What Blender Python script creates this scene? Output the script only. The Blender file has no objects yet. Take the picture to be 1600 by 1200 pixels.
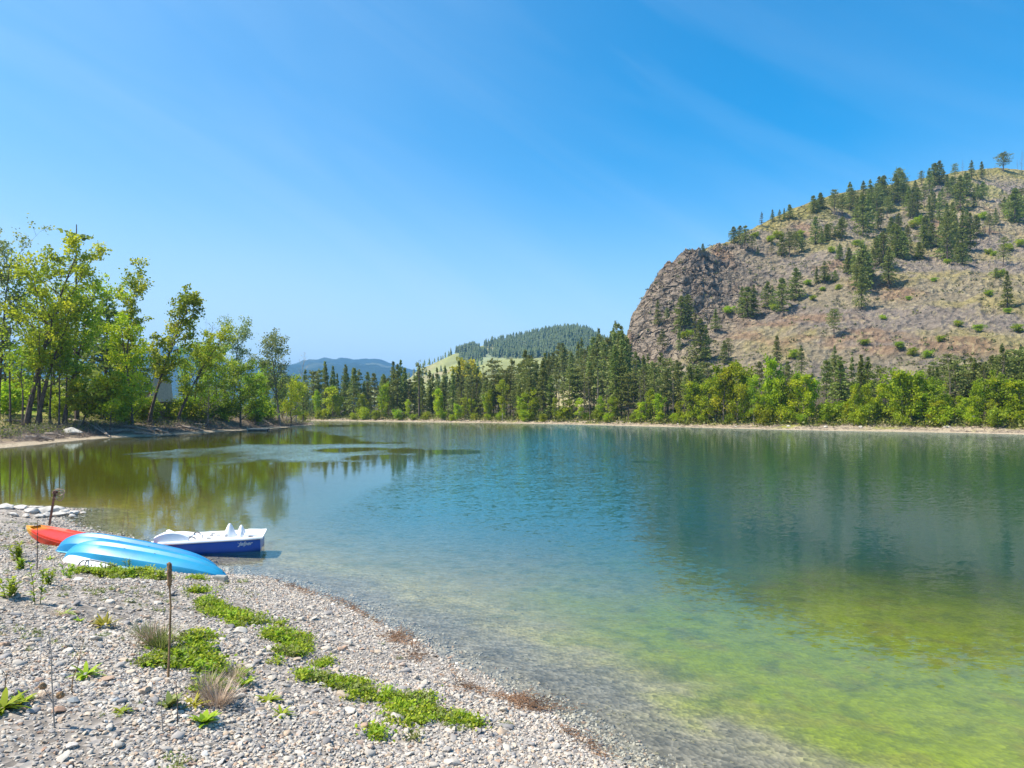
import bpy, bmesh, math, random
import numpy as np
from mathutils import Vector, Matrix, Euler

# ------------------------------------------------------------------ camera, light, exposure
scene = bpy.context.scene
col = scene.collection
F, HX, HY, CH = 1067.0, 800.0, 640.0, 3.1      # focal length in photo pixels, horizon point, eye height above the lake
cam_d = bpy.data.cameras.new('camera'); cam = bpy.data.objects.new('camera', cam_d); col.objects.link(cam)
cam.location = (0, 0, CH); cam.rotation_euler = (math.radians(90), 0, 0)
cam_d.sensor_width = 36; cam_d.lens = 36 * F / 1600; cam_d.shift_y = 0.025
cam_d.clip_start = 0.05; cam_d.clip_end = 40000
scene.camera = cam

SUN_EL = math.radians(57); SUN_AZ = math.radians(-101)      # azimuth clockwise from +Y (view direction)
to_sun = Vector((math.sin(SUN_AZ) * math.cos(SUN_EL), math.cos(SUN_AZ) * math.cos(SUN_EL), math.sin(SUN_EL)))
sd = bpy.data.lights.new('sun', 'SUN'); sd.energy = 4.9; sd.angle = math.radians(0.5); sd.color = (1.0, 0.93, 0.80)
so = bpy.data.objects.new('sun', sd); col.objects.link(so); so.location = (0, 0, 600)
so.rotation_euler = to_sun.to_track_quat('Z', 'Y').to_euler()

world = bpy.data.worlds.new('World'); scene.world = world; world.use_nodes = True
wn = world.node_tree; wn.nodes.clear()
def wnode(t, **k):
    n = wn.nodes.new(t)
    for a, b in k.items(): setattr(n, a, b)
    return n
sky = wnode('ShaderNodeTexSky', sky_type='NISHITA', sun_disc=False)
sky.sun_elevation = SUN_EL; sky.sun_rotation = SUN_AZ
sky.altitude = 500; sky.air_density = 1.0; sky.dust_density = 1.2; sky.ozone_density = 1.6
hsv = wnode('ShaderNodeHueSaturation'); hsv.inputs['Saturation'].default_value = 1.6; hsv.inputs['Hue'].default_value = 0.49; hsv.inputs['Value'].default_value = 1.0
wn.links.new(sky.outputs[0], hsv.inputs['Color'])
# thin high cirrus: stretched noise in sky directions
geo = wnode('ShaderNodeTexCoord')
mp = wnode('ShaderNodeMapping'); mp.inputs['Rotation'].default_value = (0, -0.52, 0)
wn.links.new(geo.outputs['Generated'], mp.inputs[0])
st = wnode('ShaderNodeVectorMath', operation='MULTIPLY'); st.inputs[1].default_value = (0.55, 0.9, 4.2); wn.links.new(mp.outputs[0], st.inputs[0])
nz = wnode('ShaderNodeTexNoise'); nz.inputs['Scale'].default_value = 2.1; nz.inputs['Detail'].default_value = 6; nz.inputs['Distortion'].default_value = 0.9
wn.links.new(st.outputs[0], nz.inputs['Vector'])
cr = wnode('ShaderNodeMapRange'); cr.inputs[1].default_value = 0.44; cr.inputs[2].default_value = 0.80; cr.inputs[4].default_value = 0.11
wn.links.new(nz.outputs[0], cr.inputs[0])
sx = wnode('ShaderNodeSeparateXYZ'); wn.links.new(geo.outputs['Generated'], sx.inputs[0])
side = wnode('ShaderNodeMapRange', interpolation_type='SMOOTHERSTEP'); side.inputs[1].default_value = 0.45; side.inputs[2].default_value = -0.75; side.inputs[4].default_value = 0.24   # thin veil on the sun's side
wn.links.new(sx.outputs[0], side.inputs[0])
low = wnode('ShaderNodeMapRange', interpolation_type='SMOOTHERSTEP'); low.inputs[1].default_value = 0.40; low.inputs[2].default_value = -0.04; low.inputs[4].default_value = 0.58   # paler towards the horizon
wn.links.new(sx.outputs[2], low.inputs[0])
s1 = wnode('ShaderNodeMath', operation='ADD'); wn.links.new(cr.outputs[0], s1.inputs[0]); wn.links.new(side.outputs[0], s1.inputs[1])
s2 = wnode('ShaderNodeMath', operation='ADD', use_clamp=True); wn.links.new(s1.outputs[0], s2.inputs[0]); wn.links.new(low.outputs[0], s2.inputs[1])
mixc = wnode('ShaderNodeMixRGB'); mixc.inputs[2].default_value = (3.5, 4.25, 4.95, 1)
wn.links.new(s2.outputs[0], mixc.inputs[0]); wn.links.new(hsv.outputs[0], mixc.inputs[1])
bg = wnode('ShaderNodeBackground'); bg.inputs['Strength'].default_value = 0.14
wn.links.new(mixc.outputs[0], bg.inputs[0])
wo = wnode('ShaderNodeOutputWorld'); wn.links.new(bg.outputs[0], wo.inputs[0])
scene.view_settings.view_transform = 'Standard'; scene.view_settings.look = 'None'
scene.view_settings.gamma = 1; scene.view_settings.exposure = 0.75; scene.view_settings.use_curve_mapping = False
scene.cycles.max_bounces = 8; scene.cycles.transparent_max_bounces = 24; scene.cycles.diffuse_bounces = 2
scene.cycles.glossy_bounces = 3; scene.cycles.volume_bounces = 0; scene.cycles.caustics_reflective = False
scene.cycles.caustics_refractive = False

rng = np.random.default_rng(7); random.seed(7)

# ------------------------------------------------------------------ small helpers
def setp(o, label=None, cat=None, group=None, kind=None):
    if label: o['label'] = label
    if cat: o['category'] = cat
    if group: o['group'] = group
    if kind: o['kind'] = kind
    return o
def link(name, data, parent=None, loc=None, rot=None, scl=None):
    o = bpy.data.objects.new(name, data); col.objects.link(o)
    if parent is not None: o.parent = parent
    if loc is not None: o.location = loc
    if rot is not None: o.rotation_euler = rot
    if scl is not None: o.scale = scl
    return o
def empty(name, loc, rz=0): return link(name, None, None, loc, (0, 0, rz))
def mesh_np(name, v, f, mats=(), midx=None, smooth=False, attrs=None):
    """v (n,3); f (m,k) array with constant k, or list of faces"""
    me = bpy.data.meshes.new(name)
    v = np.asarray(v, dtype=np.float32)
    if isinstance(f, np.ndarray):
        m, k = f.shape
        me.vertices.add(len(v)); me.vertices.foreach_set('co', v.ravel())
        me.loops.add(m * k); me.loops.foreach_set('vertex_index', f.astype(np.int32).ravel())
        me.polygons.add(m); me.polygons.foreach_set('loop_start', np.arange(0, m * k, k, dtype=np.int32))
        me.polygons.foreach_set('loop_total', np.full(m, k, dtype=np.int32))
    else:
        me.from_pydata(v.tolist(), [], [list(map(int, q)) for q in f])
    for mt in mats: me.materials.append(mt)
    if midx is not None: me.polygons.foreach_set('material_index', np.asarray(midx, dtype=np.int32))
    if smooth: me.polygons.foreach_set('use_smooth', np.ones(len(me.polygons), dtype=bool))
    me.update(calc_edges=True)
    for nme, arr in (attrs or {}).items():
        arr = np.asarray(arr, dtype=np.float32)
        if arr.ndim == 1:
            a = me.attributes.new(nme, 'FLOAT', 'POINT'); a.data.foreach_set('value', arr)
        else:
            a = me.attributes.new(nme, 'FLOAT_COLOR', 'POINT')
            if arr.shape[1] == 3: arr = np.concatenate([arr, np.ones((len(arr), 1), np.float32)], 1)
            a.data.foreach_set('color', arr.ravel())
    return me
def grid_faces(nr, nc, wrap=False):
    i = np.arange(nr - 1)[:, None] * nc; j = np.arange(nc - (0 if wrap else 1))[None, :]
    j2 = (j + 1) % nc
    a = i + j; b = i + j2; c = i + nc + j2; d = i + nc + j
    return np.stack([a, b, c, d], -1).reshape(-1, 4)

class MB:
    """collects shapes with python lists"""
    def __init__(s): s.v = []; s.f = []; s.m = []
    def add(s, vs, fs, m=0):
        n = len(s.v); s.v += [tuple(p) for p in vs]; s.f += [[i + n for i in q] for q in fs]; s.m += [m] * len(fs)
    def box(s, c, d, m=0, rz=0, mat=None):
        M = mat or Matrix.Rotation(rz, 3, 'Z')
        vs = [Vector(c) + M @ Vector((x * d[0] / 2, y * d[1] / 2, z * d[2] / 2)) for x in (-1, 1) for y in (-1, 1) for z in (-1, 1)]
        s.add(vs, [(0, 1, 3, 2), (4, 6, 7, 5), (0, 4, 5, 1), (2, 3, 7, 6), (0, 2, 6, 4), (1, 5, 7, 3)], m)
    def tube(s, pts, rad, sides=6, m=0, cap=True):
        pts = [Vector(p) for p in pts]
        if not hasattr(rad, '__len__'): rad = [rad] * len(pts)
        n0 = len(s.v); vs = []; fs = []
        up = Vector((0.31, 0.17, 0.93))
        for i, p in enumerate(pts):
            t = (pts[min(i + 1, len(pts) - 1)] - pts[max(i - 1, 0)])
            if t.length < 1e-9: t = Vector((0, 0, 1))
            t.normalize()
            a = t.cross(up)
            if a.length < 0.2: a = t.cross(Vector((1, 0, 0)))
            a.normalize(); b = t.cross(a)
            for k in range(sides):
                an = 2 * math.pi * k / sides
                vs.append(p + (a * math.cos(an) + b * math.sin(an)) * rad[i])
        for i in range(len(pts) - 1):
            for k in range(sides):
                k2 = (k + 1) % sides
                fs.append((i * sides + k, i * sides + k2, (i + 1) * sides + k2, (i + 1) * sides + k))
        if cap:
            fs.append(tuple(reversed(range(sides)))); fs.append(tuple((len(pts) - 1) * sides + k for k in range(sides)))
        s.add(vs, fs, m)
    def loft(s, rings, m=0, closed=True, cap=True):
        n = len(rings[0]); vs = [p for r in rings for p in r]; fs = []
        for i in range(len(rings) - 1):
            for k in range(n if closed else n - 1):
                k2 = (k + 1) % n
                fs.append((i * n + k, i * n + k2, (i + 1) * n + k2, (i + 1) * n + k))
        if cap:
            fs.append(tuple(reversed(range(n)))); fs.append(tuple((len(rings) - 1) * n + k for k in range(n)))
        s.add(vs, fs, m)
    def build(s, name, mats, parent=None, smooth=False, loc=None, bevel=0, sharp=50):
        me = bpy.data.meshes.new(name); me.from_pydata([tuple(p) for p in s.v], [], s.f)
        mats = mats if isinstance(mats, (list, tuple)) else [mats]
        for mt in mats: me.materials.append(mt)
        me.polygons.foreach_set('material_index', s.m)
        if smooth: me.polygons.foreach_set('use_smooth', [True] * len(me.polygons))
        me.update()
        bm = bmesh.new(); bm.from_mesh(me); bmesh.ops.recalc_face_normals(bm, faces=bm.faces); 
        if bevel: bmesh.ops.bevel(bm, geom=bm.edges[:], offset=bevel, segments=2, affect='EDGES', clamp_overlap=True)
        bm.to_mesh(me); bm.free()
        if smooth: me.set_sharp_from_angle(angle=math.radians(sharp))
        return link(name, me, parent, loc)

# ------------------------------------------------------------------ numpy noise
def _h(ix, iy, s):
    n = (ix.astype(np.int64) * 374761393 + iy.astype(np.int64) * 668265263 + s * 1274126177) & 0xffffffff
    n = ((n ^ (n >> 13)) * 1274126177) & 0xffffffff
    return ((n ^ (n >> 16)) & 0xffff) / 65535.0
def vnoise(x, y, s=0):
    ix = np.floor(x); iy = np.floor(y); fx = x - ix; fy = y - iy
    fx = fx * fx * fx * (fx * (fx * 6 - 15) + 10); fy = fy * fy * fy * (fy * (fy * 6 - 15) + 10)
    a = _h(ix, iy, s); b = _h(ix + 1, iy, s); c = _h(ix, iy + 1, s); d = _h(ix + 1, iy + 1, s)
    return (a * (1 - fx) + b * fx) * (1 - fy) + (c * (1 - fx) + d * fx) * fy * 1.0
def fbm(x, y, o=4, s=0, g=0.5):
    t = 0; a = 1; n = 0
    for i in range(o):
        t = t + a * (vnoise(x, y, s + i * 17) * 2 - 1); n += a; a *= g
        x, y = x * 1.93 + y * 0.55 + 3.1, y * 1.93 - x * 0.55 + 7.7
    return t / n
def ridged(x, y, o=4, s=0):
    t = 0; a = 1; n = 0
    for i in range(o):
        t = t + a * (1 - np.abs(vnoise(x, y, s + i * 17) * 2 - 1)) ; n += a; a *= 0.55
        x, y = x * 1.93 + y * 0.55 + 3.1, y * 1.93 - x * 0.55 + 7.7
    return t / n
def sstep(a, b, x):
    t = np.clip((x - a) / (b - a), 0, 1); return t * t * (3 - 2 * t)

# ------------------------------------------------------------------ materials
def nodemat(name):
    m = bpy.data.materials.new(name); m.use_nodes = True; nt = m.node_tree; nt.nodes.clear()
    def N(t, **k):
        n = nt.nodes.new(t)
        for a, b in k.items():
            if a.startswith('i_'):
                key = a[2:].replace('_', ' ')
                n.inputs[int(key) if key.isdigit() else key].default_value = b
            else: setattr(n, a, b)
        return n
    def L(a, b): nt.links.new(a, b)
    return m, N, L
def ramp(N, stops):
    r = N('ShaderNodeValToRGB'); e = r.color_ramp.elements
    while len(e) < len(stops): e.new(0.5)
    for i, (p, c) in enumerate(stops): e[i].position = p; e[i].color = (*c, 1) if len(c) == 3 else c
    return r
def simple(name, c, rough=0.6, var=0.15, scale=8, metal=0, spec=0.5, bump=0.0, bscale=40, coat=0):
    m, N, L = nodemat(name)
    tc = N('ShaderNodeTexCoord'); nz = N('ShaderNodeTexNoise', i_Scale=scale, i_Detail=5.0)
    L(tc.outputs['Object'], nz.inputs['Vector'])
    lo = tuple(max(0, x * (1 - var * 1.6)) for x in c); hi = tuple(min(1, x * (1 + var * 1.2)) for x in c)
    r = ramp(N, [(0.3, lo), (0.5, c), (0.72, hi)]); L(nz.outputs[0], r.inputs[0])
    p = N('ShaderNodeBsdfPrincipled', i_Roughness=rough, i_Metallic=metal); p.inputs['Specular IOR Level'].default_value = spec
    p.inputs['Coat Weight'].default_value = coat
    L(r.outputs[0], p.inputs['Base Color'])
    if bump:
        n2 = N('ShaderNodeTexNoise', i_Scale=bscale, i_Detail=4.0); L(tc.outputs['Object'], n2.inputs['Vector'])
        b = N('ShaderNodeBump', i_Strength=bump, i_Distance=0.02); L(n2.outputs[0], b.inputs['Height']); L(b.outputs[0], p.inputs['Normal'])
    o = N('ShaderNodeOutputMaterial'); L(p.outputs[0], o.inputs[0])
    return m
def leafmat(name, c1, c2, trans=0.35, c3=None, rough=0.55):
    """leaves: colour runs c1..c2 by a per-clump attribute, and by the tree's own random number"""
    m, N, L = nodemat(name)
    at = N('ShaderNodeAttribute', attribute_name='tint'); oi = N('ShaderNodeObjectInfo')
    r = ramp(N, [(0.0, c1), (0.55, c2), (1.0, c3 or c2)]); L(at.outputs['Fac'], r.inputs[0])
    hs = N('ShaderNodeHueSaturation')
    mr = N('ShaderNodeMapRange', i_3=0.485, i_4=0.515); L(oi.outputs['Random'], mr.inputs[0]); L(mr.outputs[0], hs.inputs['Hue'])
    mv = N('ShaderNodeMath', operation='MULTIPLY_ADD', i_1=0.45, i_2=0.78); L(oi.outputs['Random'], mv.inputs[0]); L(mv.outputs[0], hs.inputs['Value'])
    L(r.outputs[0], hs.inputs['Color'])
    d = N('ShaderNodeBsdfPrincipled', i_Roughness=rough); d.inputs['Specular IOR Level'].default_value = 0.25
    t = N('ShaderNodeBsdfTranslucent'); mx = N('ShaderNodeMixShader', i_0=trans)
    L(hs.outputs[0], d.inputs['Base Color']); L(hs.outputs[0], t.inputs['Color'])
    L(d.outputs[0], mx.inputs[1]); L(t.outputs[0], mx.inputs[2])
    o = N('ShaderNodeOutputMaterial'); L(mx.outputs[0], o.inputs[0])
    return m

# ------------------------------------------------------------------ the lake outline (world metres)
def wpt(px, py, z=0.0):
    Y = F * (CH - z) / (py - HY); return ((px - HX) / F * Y, Y)
shore_px = [(960, 1190), (880, 1132), (820, 1098), (760, 1062), (700, 1030), (650, 1003), (600, 978), (540, 945), (480, 925), (410, 903), (355, 896),
            (300, 872), (240, 853), (180, 836), (142, 829), (117, 819), (97, 813), (104, 805), (128, 798), (120, 795), (60, 793), (0, 790)]
near = [wpt(*p) for p in shore_px]
left = [(-24, 23.5), (-33, 30), (-42, 42)]
bank_px = [(0, 699), (60, 694), (100, 690), (150, 685), (200, 682), (250, 680), (300, 677), (345, 674), (400, 671), (440, 668), (470, 665.5), (489, 663), (487, 660.5)]
bank = [wpt(*p) for p in bank_px]
far_px = [(482, 657.6), (520, 657.9), (600, 658.6), (700, 660), (800, 661.5), (900, 663.5), (1000, 666), (1100, 668.5), (1200, 671), (1300, 673), (1400, 674.5), (1500, 676.5), (1600, 679), (1750, 684)]
farp = [wpt(*p) for p in far_px]
rest = [(84, 52), (95, 25), (90, -20), (60, -45), (25, -40), (10, -18), (6, -4), (4.2, 1.5), (2.8, 4.0)]
ctrl = near + left + bank + farp + rest
def catmull(P, k):
    P = np.array(P); n = len(P); out = []
    for i in range(n):
        p0, p1, p2, p3 = P[i - 1], P[i], P[(i + 1) % n], P[(i + 2) % n]
        for t in np.linspace(0, 1, k, endpoint=False):
            out.append(0.5 * ((2 * p1) + (-p0 + p2) * t + (2 * p0 - 5 * p1 + 4 * p2 - p3) * t * t + (-p0 + 3 * p1 - 3 * p2 + p3) * t ** 3))
    return np.array(out)
LAKE = catmull(ctrl, 4)
def sdf(x, y):
    """signed distance to the lake's edge, positive on land"""
    x = np.asarray(x, float); y = np.asarray(y, float); sh = x.shape; x = x.ravel(); y = y.ravel()
    out = np.empty(len(x))
    A = LAKE; B = np.roll(LAKE, -1, 0); E = B - A; EE = (E ** 2).sum(1)
    for s in range(0, len(x), 20000):
        X = x[s:s + 20000, None]; Y = y[s:s + 20000, None]
        t = np.clip(((X - A[:, 0]) * E[:, 0] + (Y - A[:, 1]) * E[:, 1]) / EE, 0, 1)
        d = ((X - A[:, 0] - t * E[:, 0]) ** 2 + (Y - A[:, 1] - t * E[:, 1]) ** 2).min(1) ** 0.5
        c = ((A[:, 1] > Y) != (B[:, 1] > Y)) & (X < (B[:, 0] - A[:, 0]) * (Y - A[:, 1]) / (B[:, 1] - A[:, 1] + 1e-12) + A[:, 0])
        out[s:s + 20000] = np.where(c.sum(1) % 2 == 1, -d, d)
    return out.reshape(sh)
def ground(x, y, d=None):
    x = np.asarray(x, float); y = np.asarray(y, float)
    if d is None: d = sdf(x, y)
    dist = np.hypot(x, y)
    u = np.clip(x / np.maximum(y, 1.0), -3, 3); u = np.where(y < 5, np.sign(x) * np.minimum(3, np.abs(u)), u)
    nearw = 1 - sstep(26, 40, dist)
    wob = fbm(x * 0.23, y * 0.23, 3, 5) * 1.3 * (1 - nearw) + fbm(x * 1.1, y * 1.1, 3, 9) * 0.16 * nearw
    dd = d + wob * sstep(0, 1.0, np.abs(d) + 0.5)
    # near beach
    q = np.maximum(dd, 0)
    flat = 1 - 0.42 * sstep(-5.2, -7.5, x) * sstep(9.5, 11.5, y)
    zb = 1.55 * flat * (1 - np.exp(-(q / 5) ** 1.3)) + fbm(x * 0.9, y * 0.9, 3, 3) * 0.06 * sstep(0.3, 2, q)
    # far land
    slope = np.interp(u, [-3, -0.62, -0.52, -0.42, -0.15, -0.1, 0.0, 0.1, 0.2, 1.0], [.16, .15, .10, .03, .03, .05, .10, .16, .20, .22])
    zmax = np.interp(u, [-3, -0.62, -0.5, -0.42, -0.15, 0, 0.1, 0.2, 0.4, 1.0], [26, 22, 10, 4, 6, 12, 24, 24, 14, 14])
    cut = np.interp(u, [-0.75, -0.52, -0.45, -0.3, -0.25], [0.0, 0.3, 1.0, 1.0, 0.0]) * (dist < 160)
    rise = zmax * (1 - np.exp(-np.maximum(q - 12, 0) * slope / zmax))
    zf = 0.085 * np.minimum(q, 8) + 0.9 * sstep(2.5, 5.0, q) * cut + 0.35 * sstep(3, 9, q) + rise + fbm(x * 0.16, y * 0.16, 4, 21) * 0.5 * sstep(2, 12, q)
    zl = zb * nearw + zf * (1 - nearw)
    # bed (optically raised, as one sees it through the surface)
    w = np.maximum(-dd, 0)
    zw = -0.13 * w / (1 + w * 0.085) + fbm(x * 1.6, y * 1.6, 3, 31) * 0.03 * sstep(0.2, 2, w)
    return np.where(dd > 0, zl + 0.002, np.maximum(zw, -1.9) )
def g1(x, y): return float(ground(np.array([x]), np.array([y]))[0])
def gpt(px, py, y0=2.0, y1=400.0):
    """where the ray through a photo pixel meets the ground"""
    Y = np.exp(np.linspace(math.log(y0), math.log(y1), 900)); X = (px - HX) / F * Y
    z = np.maximum(ground(X, Y), 0); ray = CH - (py - HY) / F * Y
    k = np.argmax(ray <= z)
    return Vector((float(X[k]), float(Y[k]), float(z[k])))
# ------------------------------------------------------------------ ground sheet (land, shore and lake bed in one)
def polar(us, rs):
    th = np.array(us)
    R, T = np.meshgrid(rs, th, indexing='ij')
    return R * np.sin(T), R * np.cos(T)
th_front = np.linspace(-0.80, 0.80, 430); th_back = np.linspace(0.80, 2 * math.pi - 0.80, 90)[1:-1]
ths = np.concatenate([th_front, th_back])
rs = np.concatenate([np.linspace(0.05, 3.4, 8)[:-1], np.exp(np.linspace(math.log(3.4), math.log(30), 190))[:-1],
                     np.exp(np.linspace(math.log(30), math.log(330), 150))[:-1], np.exp(np.linspace(math.log(330), math.log(7000), 24))])
GX, GY = polar(ths, rs); GD = sdf(GX, GY); GZ = ground(GX, GY, GD)

def patch_mask(x, y, ells):
    m = np.zeros(np.shape(x))
    for (cx, cy, rx, ry) in ells:
        m = np.maximum(m, 1 - ((x - cx) / rx) ** 2 - ((y - cy) / ry) ** 2)
    return m
green_px = [(165, 895, 34, 7), (205, 899, 45, 8), (245, 906, 22, 6), (300, 905, 12, 8), (312, 925, 12, 9), (335, 943, 20, 8), (352, 962, 48, 15), (398, 975, 36, 14),
            (437, 992, 18, 14), (462, 1012, 26, 18), (425, 1038, 24, 9), (335, 1045, 38, 14), (292, 1030, 22, 16), (255, 1030, 22, 14), (505, 1040, 12, 14), (492, 1058, 18, 10),
            (545, 1072, 32, 14), (590, 1092, 38, 16), (650, 1112, 58, 24), (700, 1135, 40, 22), (640, 1150, 60, 30), (320, 1000, 22, 14), (382, 1055, 16, 9), (330, 1075, 24, 12)]
green_w = []
for (a, b, rx, ry) in green_px:
    p = gpt(a, b); h = CH - p.z; green_w.append((p.x, p.y, rx * p.y / F, ry * p.y ** 2 / (F * h)))
# colours by place
n1 = fbm(GX * 0.35, GY * 0.35, 4, 41); n2 = fbm(GX * 1.7, GY * 1.7, 4, 43); n3 = fbm(GX * 0.05, GY * 0.05, 4, 47)
dist = np.hypot(GX, GY)
C = np.zeros(GX.shape + (3,))
def lay(c, w):
    global C
    w = np.clip(w, 0, 1)[..., None]; C = C * (1 - w) + np.array(c) * w
lay((0.33, 0.29, 0.25), np.ones_like(GX))                                          # stony earth
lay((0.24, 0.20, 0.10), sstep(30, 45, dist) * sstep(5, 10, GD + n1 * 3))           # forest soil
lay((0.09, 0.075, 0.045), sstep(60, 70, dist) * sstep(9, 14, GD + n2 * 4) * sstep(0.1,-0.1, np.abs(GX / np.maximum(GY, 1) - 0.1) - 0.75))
lay((0.42, 0.34, 0.24), sstep(30, 45, dist) * sstep(8, 4, GD + n1 * 3))            # pale dry shore strip
lay((0.30, 0.30, 0.06), sstep(30, 45, dist) * sstep(0.05, 0.35, n1) * sstep(1.5, 3, GD) * sstep(9, 5, GD))   # grass on the strip
uu = GX / np.maximum(GY, 1)
lay((0.21, 0.155, 0.11), 0.85 * sstep(-0.27, -0.31, uu) * sstep(30, 45, dist) * sstep(0.8, 2.5, GD + n2) * sstep(12, 8, GD))
lay((0.30, 0.27, 0.09), sstep(-0.57, -0.62, uu) * sstep(60, 80, GY) * sstep(13, 22, GD + n1 * 5))            # dry grass slope behind the left bank
lay((0.16, 0.24, 0.03), sstep(-0.57, -0.62, uu) * sstep(60, 80, GY) * sstep(13, 22, GD) * sstep(0.0, 0.3, n1))
lay((0.42, 0.36, 0.19), sstep(0.03, 0.08, uu) * sstep(0.165, 0.13, uu) * sstep(26, 36, GD) * sstep(140, 170, dist) * sstep(115, 85, GD))  # open grass slope
lay((0.40, 0.34, 0.19), sstep(-0.2, -0.15, uu) * sstep(-0.03, -0.09, uu) * sstep(45, 60, GD) * sstep(110, 90, GD))
W = np.maximum(-GD, 0)
shal = sstep(0, 0.25, W)
lay((0.27, 0.235, 0.19), shal * sstep(30, 26, dist))                               # wet gravel
lay((0.44, 0.37, 0.20), sstep(0.7, 2.2, W + n2 * 0.6))                              # sand and silt
rightw = sstep(-0.5, 3.5, GX - (-1.6 + 0.12 * GY) + n1 * 1.6)
lay((0.32, 0.37, 0.001), sstep(1.2, 3.0, W + n2 * 0.9) * rightw * sstep(32, 22, dist) * (0.92 + 0.1 * sstep(-0.2, 0.2, n2)))    # bright algae
lay((0.30, 0.22, 0.03), 0.35 * sstep(0.1, 0.4, fbm(GX * 2.3, GY * 2.3, 3, 51)) * sstep(1.4, 3, W) * rightw)
lay((0.34, 0.25, 0.05), 0.8 * sstep(0.6, 2, W) * sstep(-5, -9, GX + (30 - GY) * 0.1))                        # weedy bed in the left arm
lay((0.13, 0.15, 0.03), 0.4 * sstep(0.15, 0.45, fbm(GX * 3.1, GY * 3.1, 3, 53)) * sstep(1, 2.5, W))
m, N, L = nodemat('ground_earth')
at = N('ShaderNodeAttribute', attribute_name='col'); tc = N('ShaderNodeTexCoord')
v = N('ShaderNodeTexVoronoi', i_Scale=17.0, feature='F1'); L(tc.outputs['Object'], v.inputs['Vector'])
n_ = N('ShaderNodeTexNoise', i_Scale=2.2, i_Detail=9.0, i_Roughness=0.7); L(tc.outputs['Object'], n_.inputs['Vector'])
hs = N('ShaderNodeSeparateColor'); L(v.outputs['Color'], hs.inputs[0])
ad = N('ShaderNodeMath', operation='MULTIPLY_ADD', i_1=0.75, i_2=0.55); L(hs.outputs[0], ad.inputs[0])
ady = N('ShaderNodeAttribute', attribute_name='dry')
mr = N('ShaderNodeMapRange', i_1=0.3, i_2=0.7, i_3=0.6, i_4=1.3); L(n_.outputs[0], mr.inputs[0])
mu = N('ShaderNodeMath', operation='MULTIPLY'); L(ad.outputs[0], mu.inputs[0]); L(mr.outputs[0], mu.inputs[1])
mf = N('ShaderNodeMix'); mf.inputs['A'].default_value = 0.93; L(ady.outputs['Fac'], mf.inputs['Factor']); L(mu.outputs[0], mf.inputs['B'])
mm = N('ShaderNodeVectorMath', operation='SCALE'); L(at.outputs['Color'], mm.inputs[0]); L(mf.outputs['Result'], mm.inputs['Scale'])
bp = N('ShaderNodeBump', i_Distance=0.03); bs = N('ShaderNodeMath', operation='MULTIPLY', i_1=0.6); L(ady.outputs['Fac'], bs.inputs[0]); L(bs.outputs[0], bp.inputs['Strength']); L(v.outputs['Distance'], bp.inputs['Height'])
p = N('ShaderNodeBsdfPrincipled', i_Roughness=0.95); p.inputs['Specular IOR Level'].default_value = 0.1
L(mm.outputs[0], p.inputs['Base Color']); L(bp.outputs[0], p.inputs['Normal'])
o = N('ShaderNodeOutputMaterial'); L(p.outputs[0], o.inputs[0])
M_ground = m
nr, nc = GX.shape
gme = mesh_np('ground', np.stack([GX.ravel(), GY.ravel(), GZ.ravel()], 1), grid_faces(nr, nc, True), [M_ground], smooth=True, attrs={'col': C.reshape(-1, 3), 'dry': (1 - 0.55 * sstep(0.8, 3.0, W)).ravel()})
ground_o = setp(link('ground', gme), kind='structure')

# ------------------------------------------------------------------ water
wr = np.concatenate([np.exp(np.linspace(math.log(3.0), math.log(40), 130))[:-1], np.exp(np.linspace(math.log(40), math.log(260), 110))])
wth = np.concatenate([np.linspace(-0.72, 0.72, 260), np.linspace(0.72, 2 * math.pi - 0.72, 60)[1:-1]])
WX, WY = polar(wth, wr); WD = sdf(WX, WY)
keep = WD < 3.0
wu = WX / np.maximum(WY, 1)
wpx = HX + F * wu
k1 = fbm(WX * 0.08, WY * 0.05, 3, 61); k2 = fbm(WX * 0.3, WY * 0.16, 4, 63)
dep = np.maximum(-WD, 0)
opt = 0.16 * dep + 0.018 * np.maximum(dep - 5, 0) ** 2
opt = opt * np.interp(WX - 0.12 * WY, [-8, 0, 4, 12], [0.8, 0.75, 0.34, 0.30])
opt = opt + (0.05 + 0.20 * sstep(960, 1200, wpx + k2 * 60)) * np.maximum(WY - 12.5 + k2 * 3, 0) * sstep(0.5, 3, dep) * sstep(-9, -5, WX)
rip = np.interp(WY, [8, 16, 28, 60], [0.40, 0.55, 1.1, 1.7]) * np.interp(wpx, [900, 1250], [1.0, 0.45])
calm = sstep(0.7, -0.7, (WX + 4.6 + np.maximum(WY - 46, 0) * 0.45) / 2.2 + k1 * 1.3)              # sheltered left arm
rip = rip * (1 - calm) + calm * 0.07
def slick(cx, cy, rx, ry, rot=0.0):
    dx, dy = WX - cx, WY - cy; c_, s_ = math.cos(rot), math.sin(rot)
    return sstep(-0.45, 0.65, 1 - ((dx * c_ + dy * s_) / rx) ** 2 - ((-dx * s_ + dy * c_) / ry) ** 2 + k2 * 1.3)
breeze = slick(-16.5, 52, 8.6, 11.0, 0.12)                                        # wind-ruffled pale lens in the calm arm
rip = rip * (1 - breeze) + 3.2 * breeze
for (a, b, rx, ry) in [(560, 703, 60, 4), (630, 704, 40, 5), (705, 706, 66, 4), (500, 692, 115, 2.4), (470, 682, 90, 2), (530, 665, 60, 1.6), (590, 714, 40, 5), (1010, 722, 25, 2)]:
    x_, y_ = wpt(a, b); s = slick(x_, y_, rx * y_ / F, ry * y_ * y_ / (F * CH)); rip = rip * (1 - s) + 0.05 * s; breeze = breeze * (1 - s)
m, N, L = nodemat('lake_water')
tc = N('ShaderNodeTexCoord'); gm = N('ShaderNodeNewGeometry')
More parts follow.
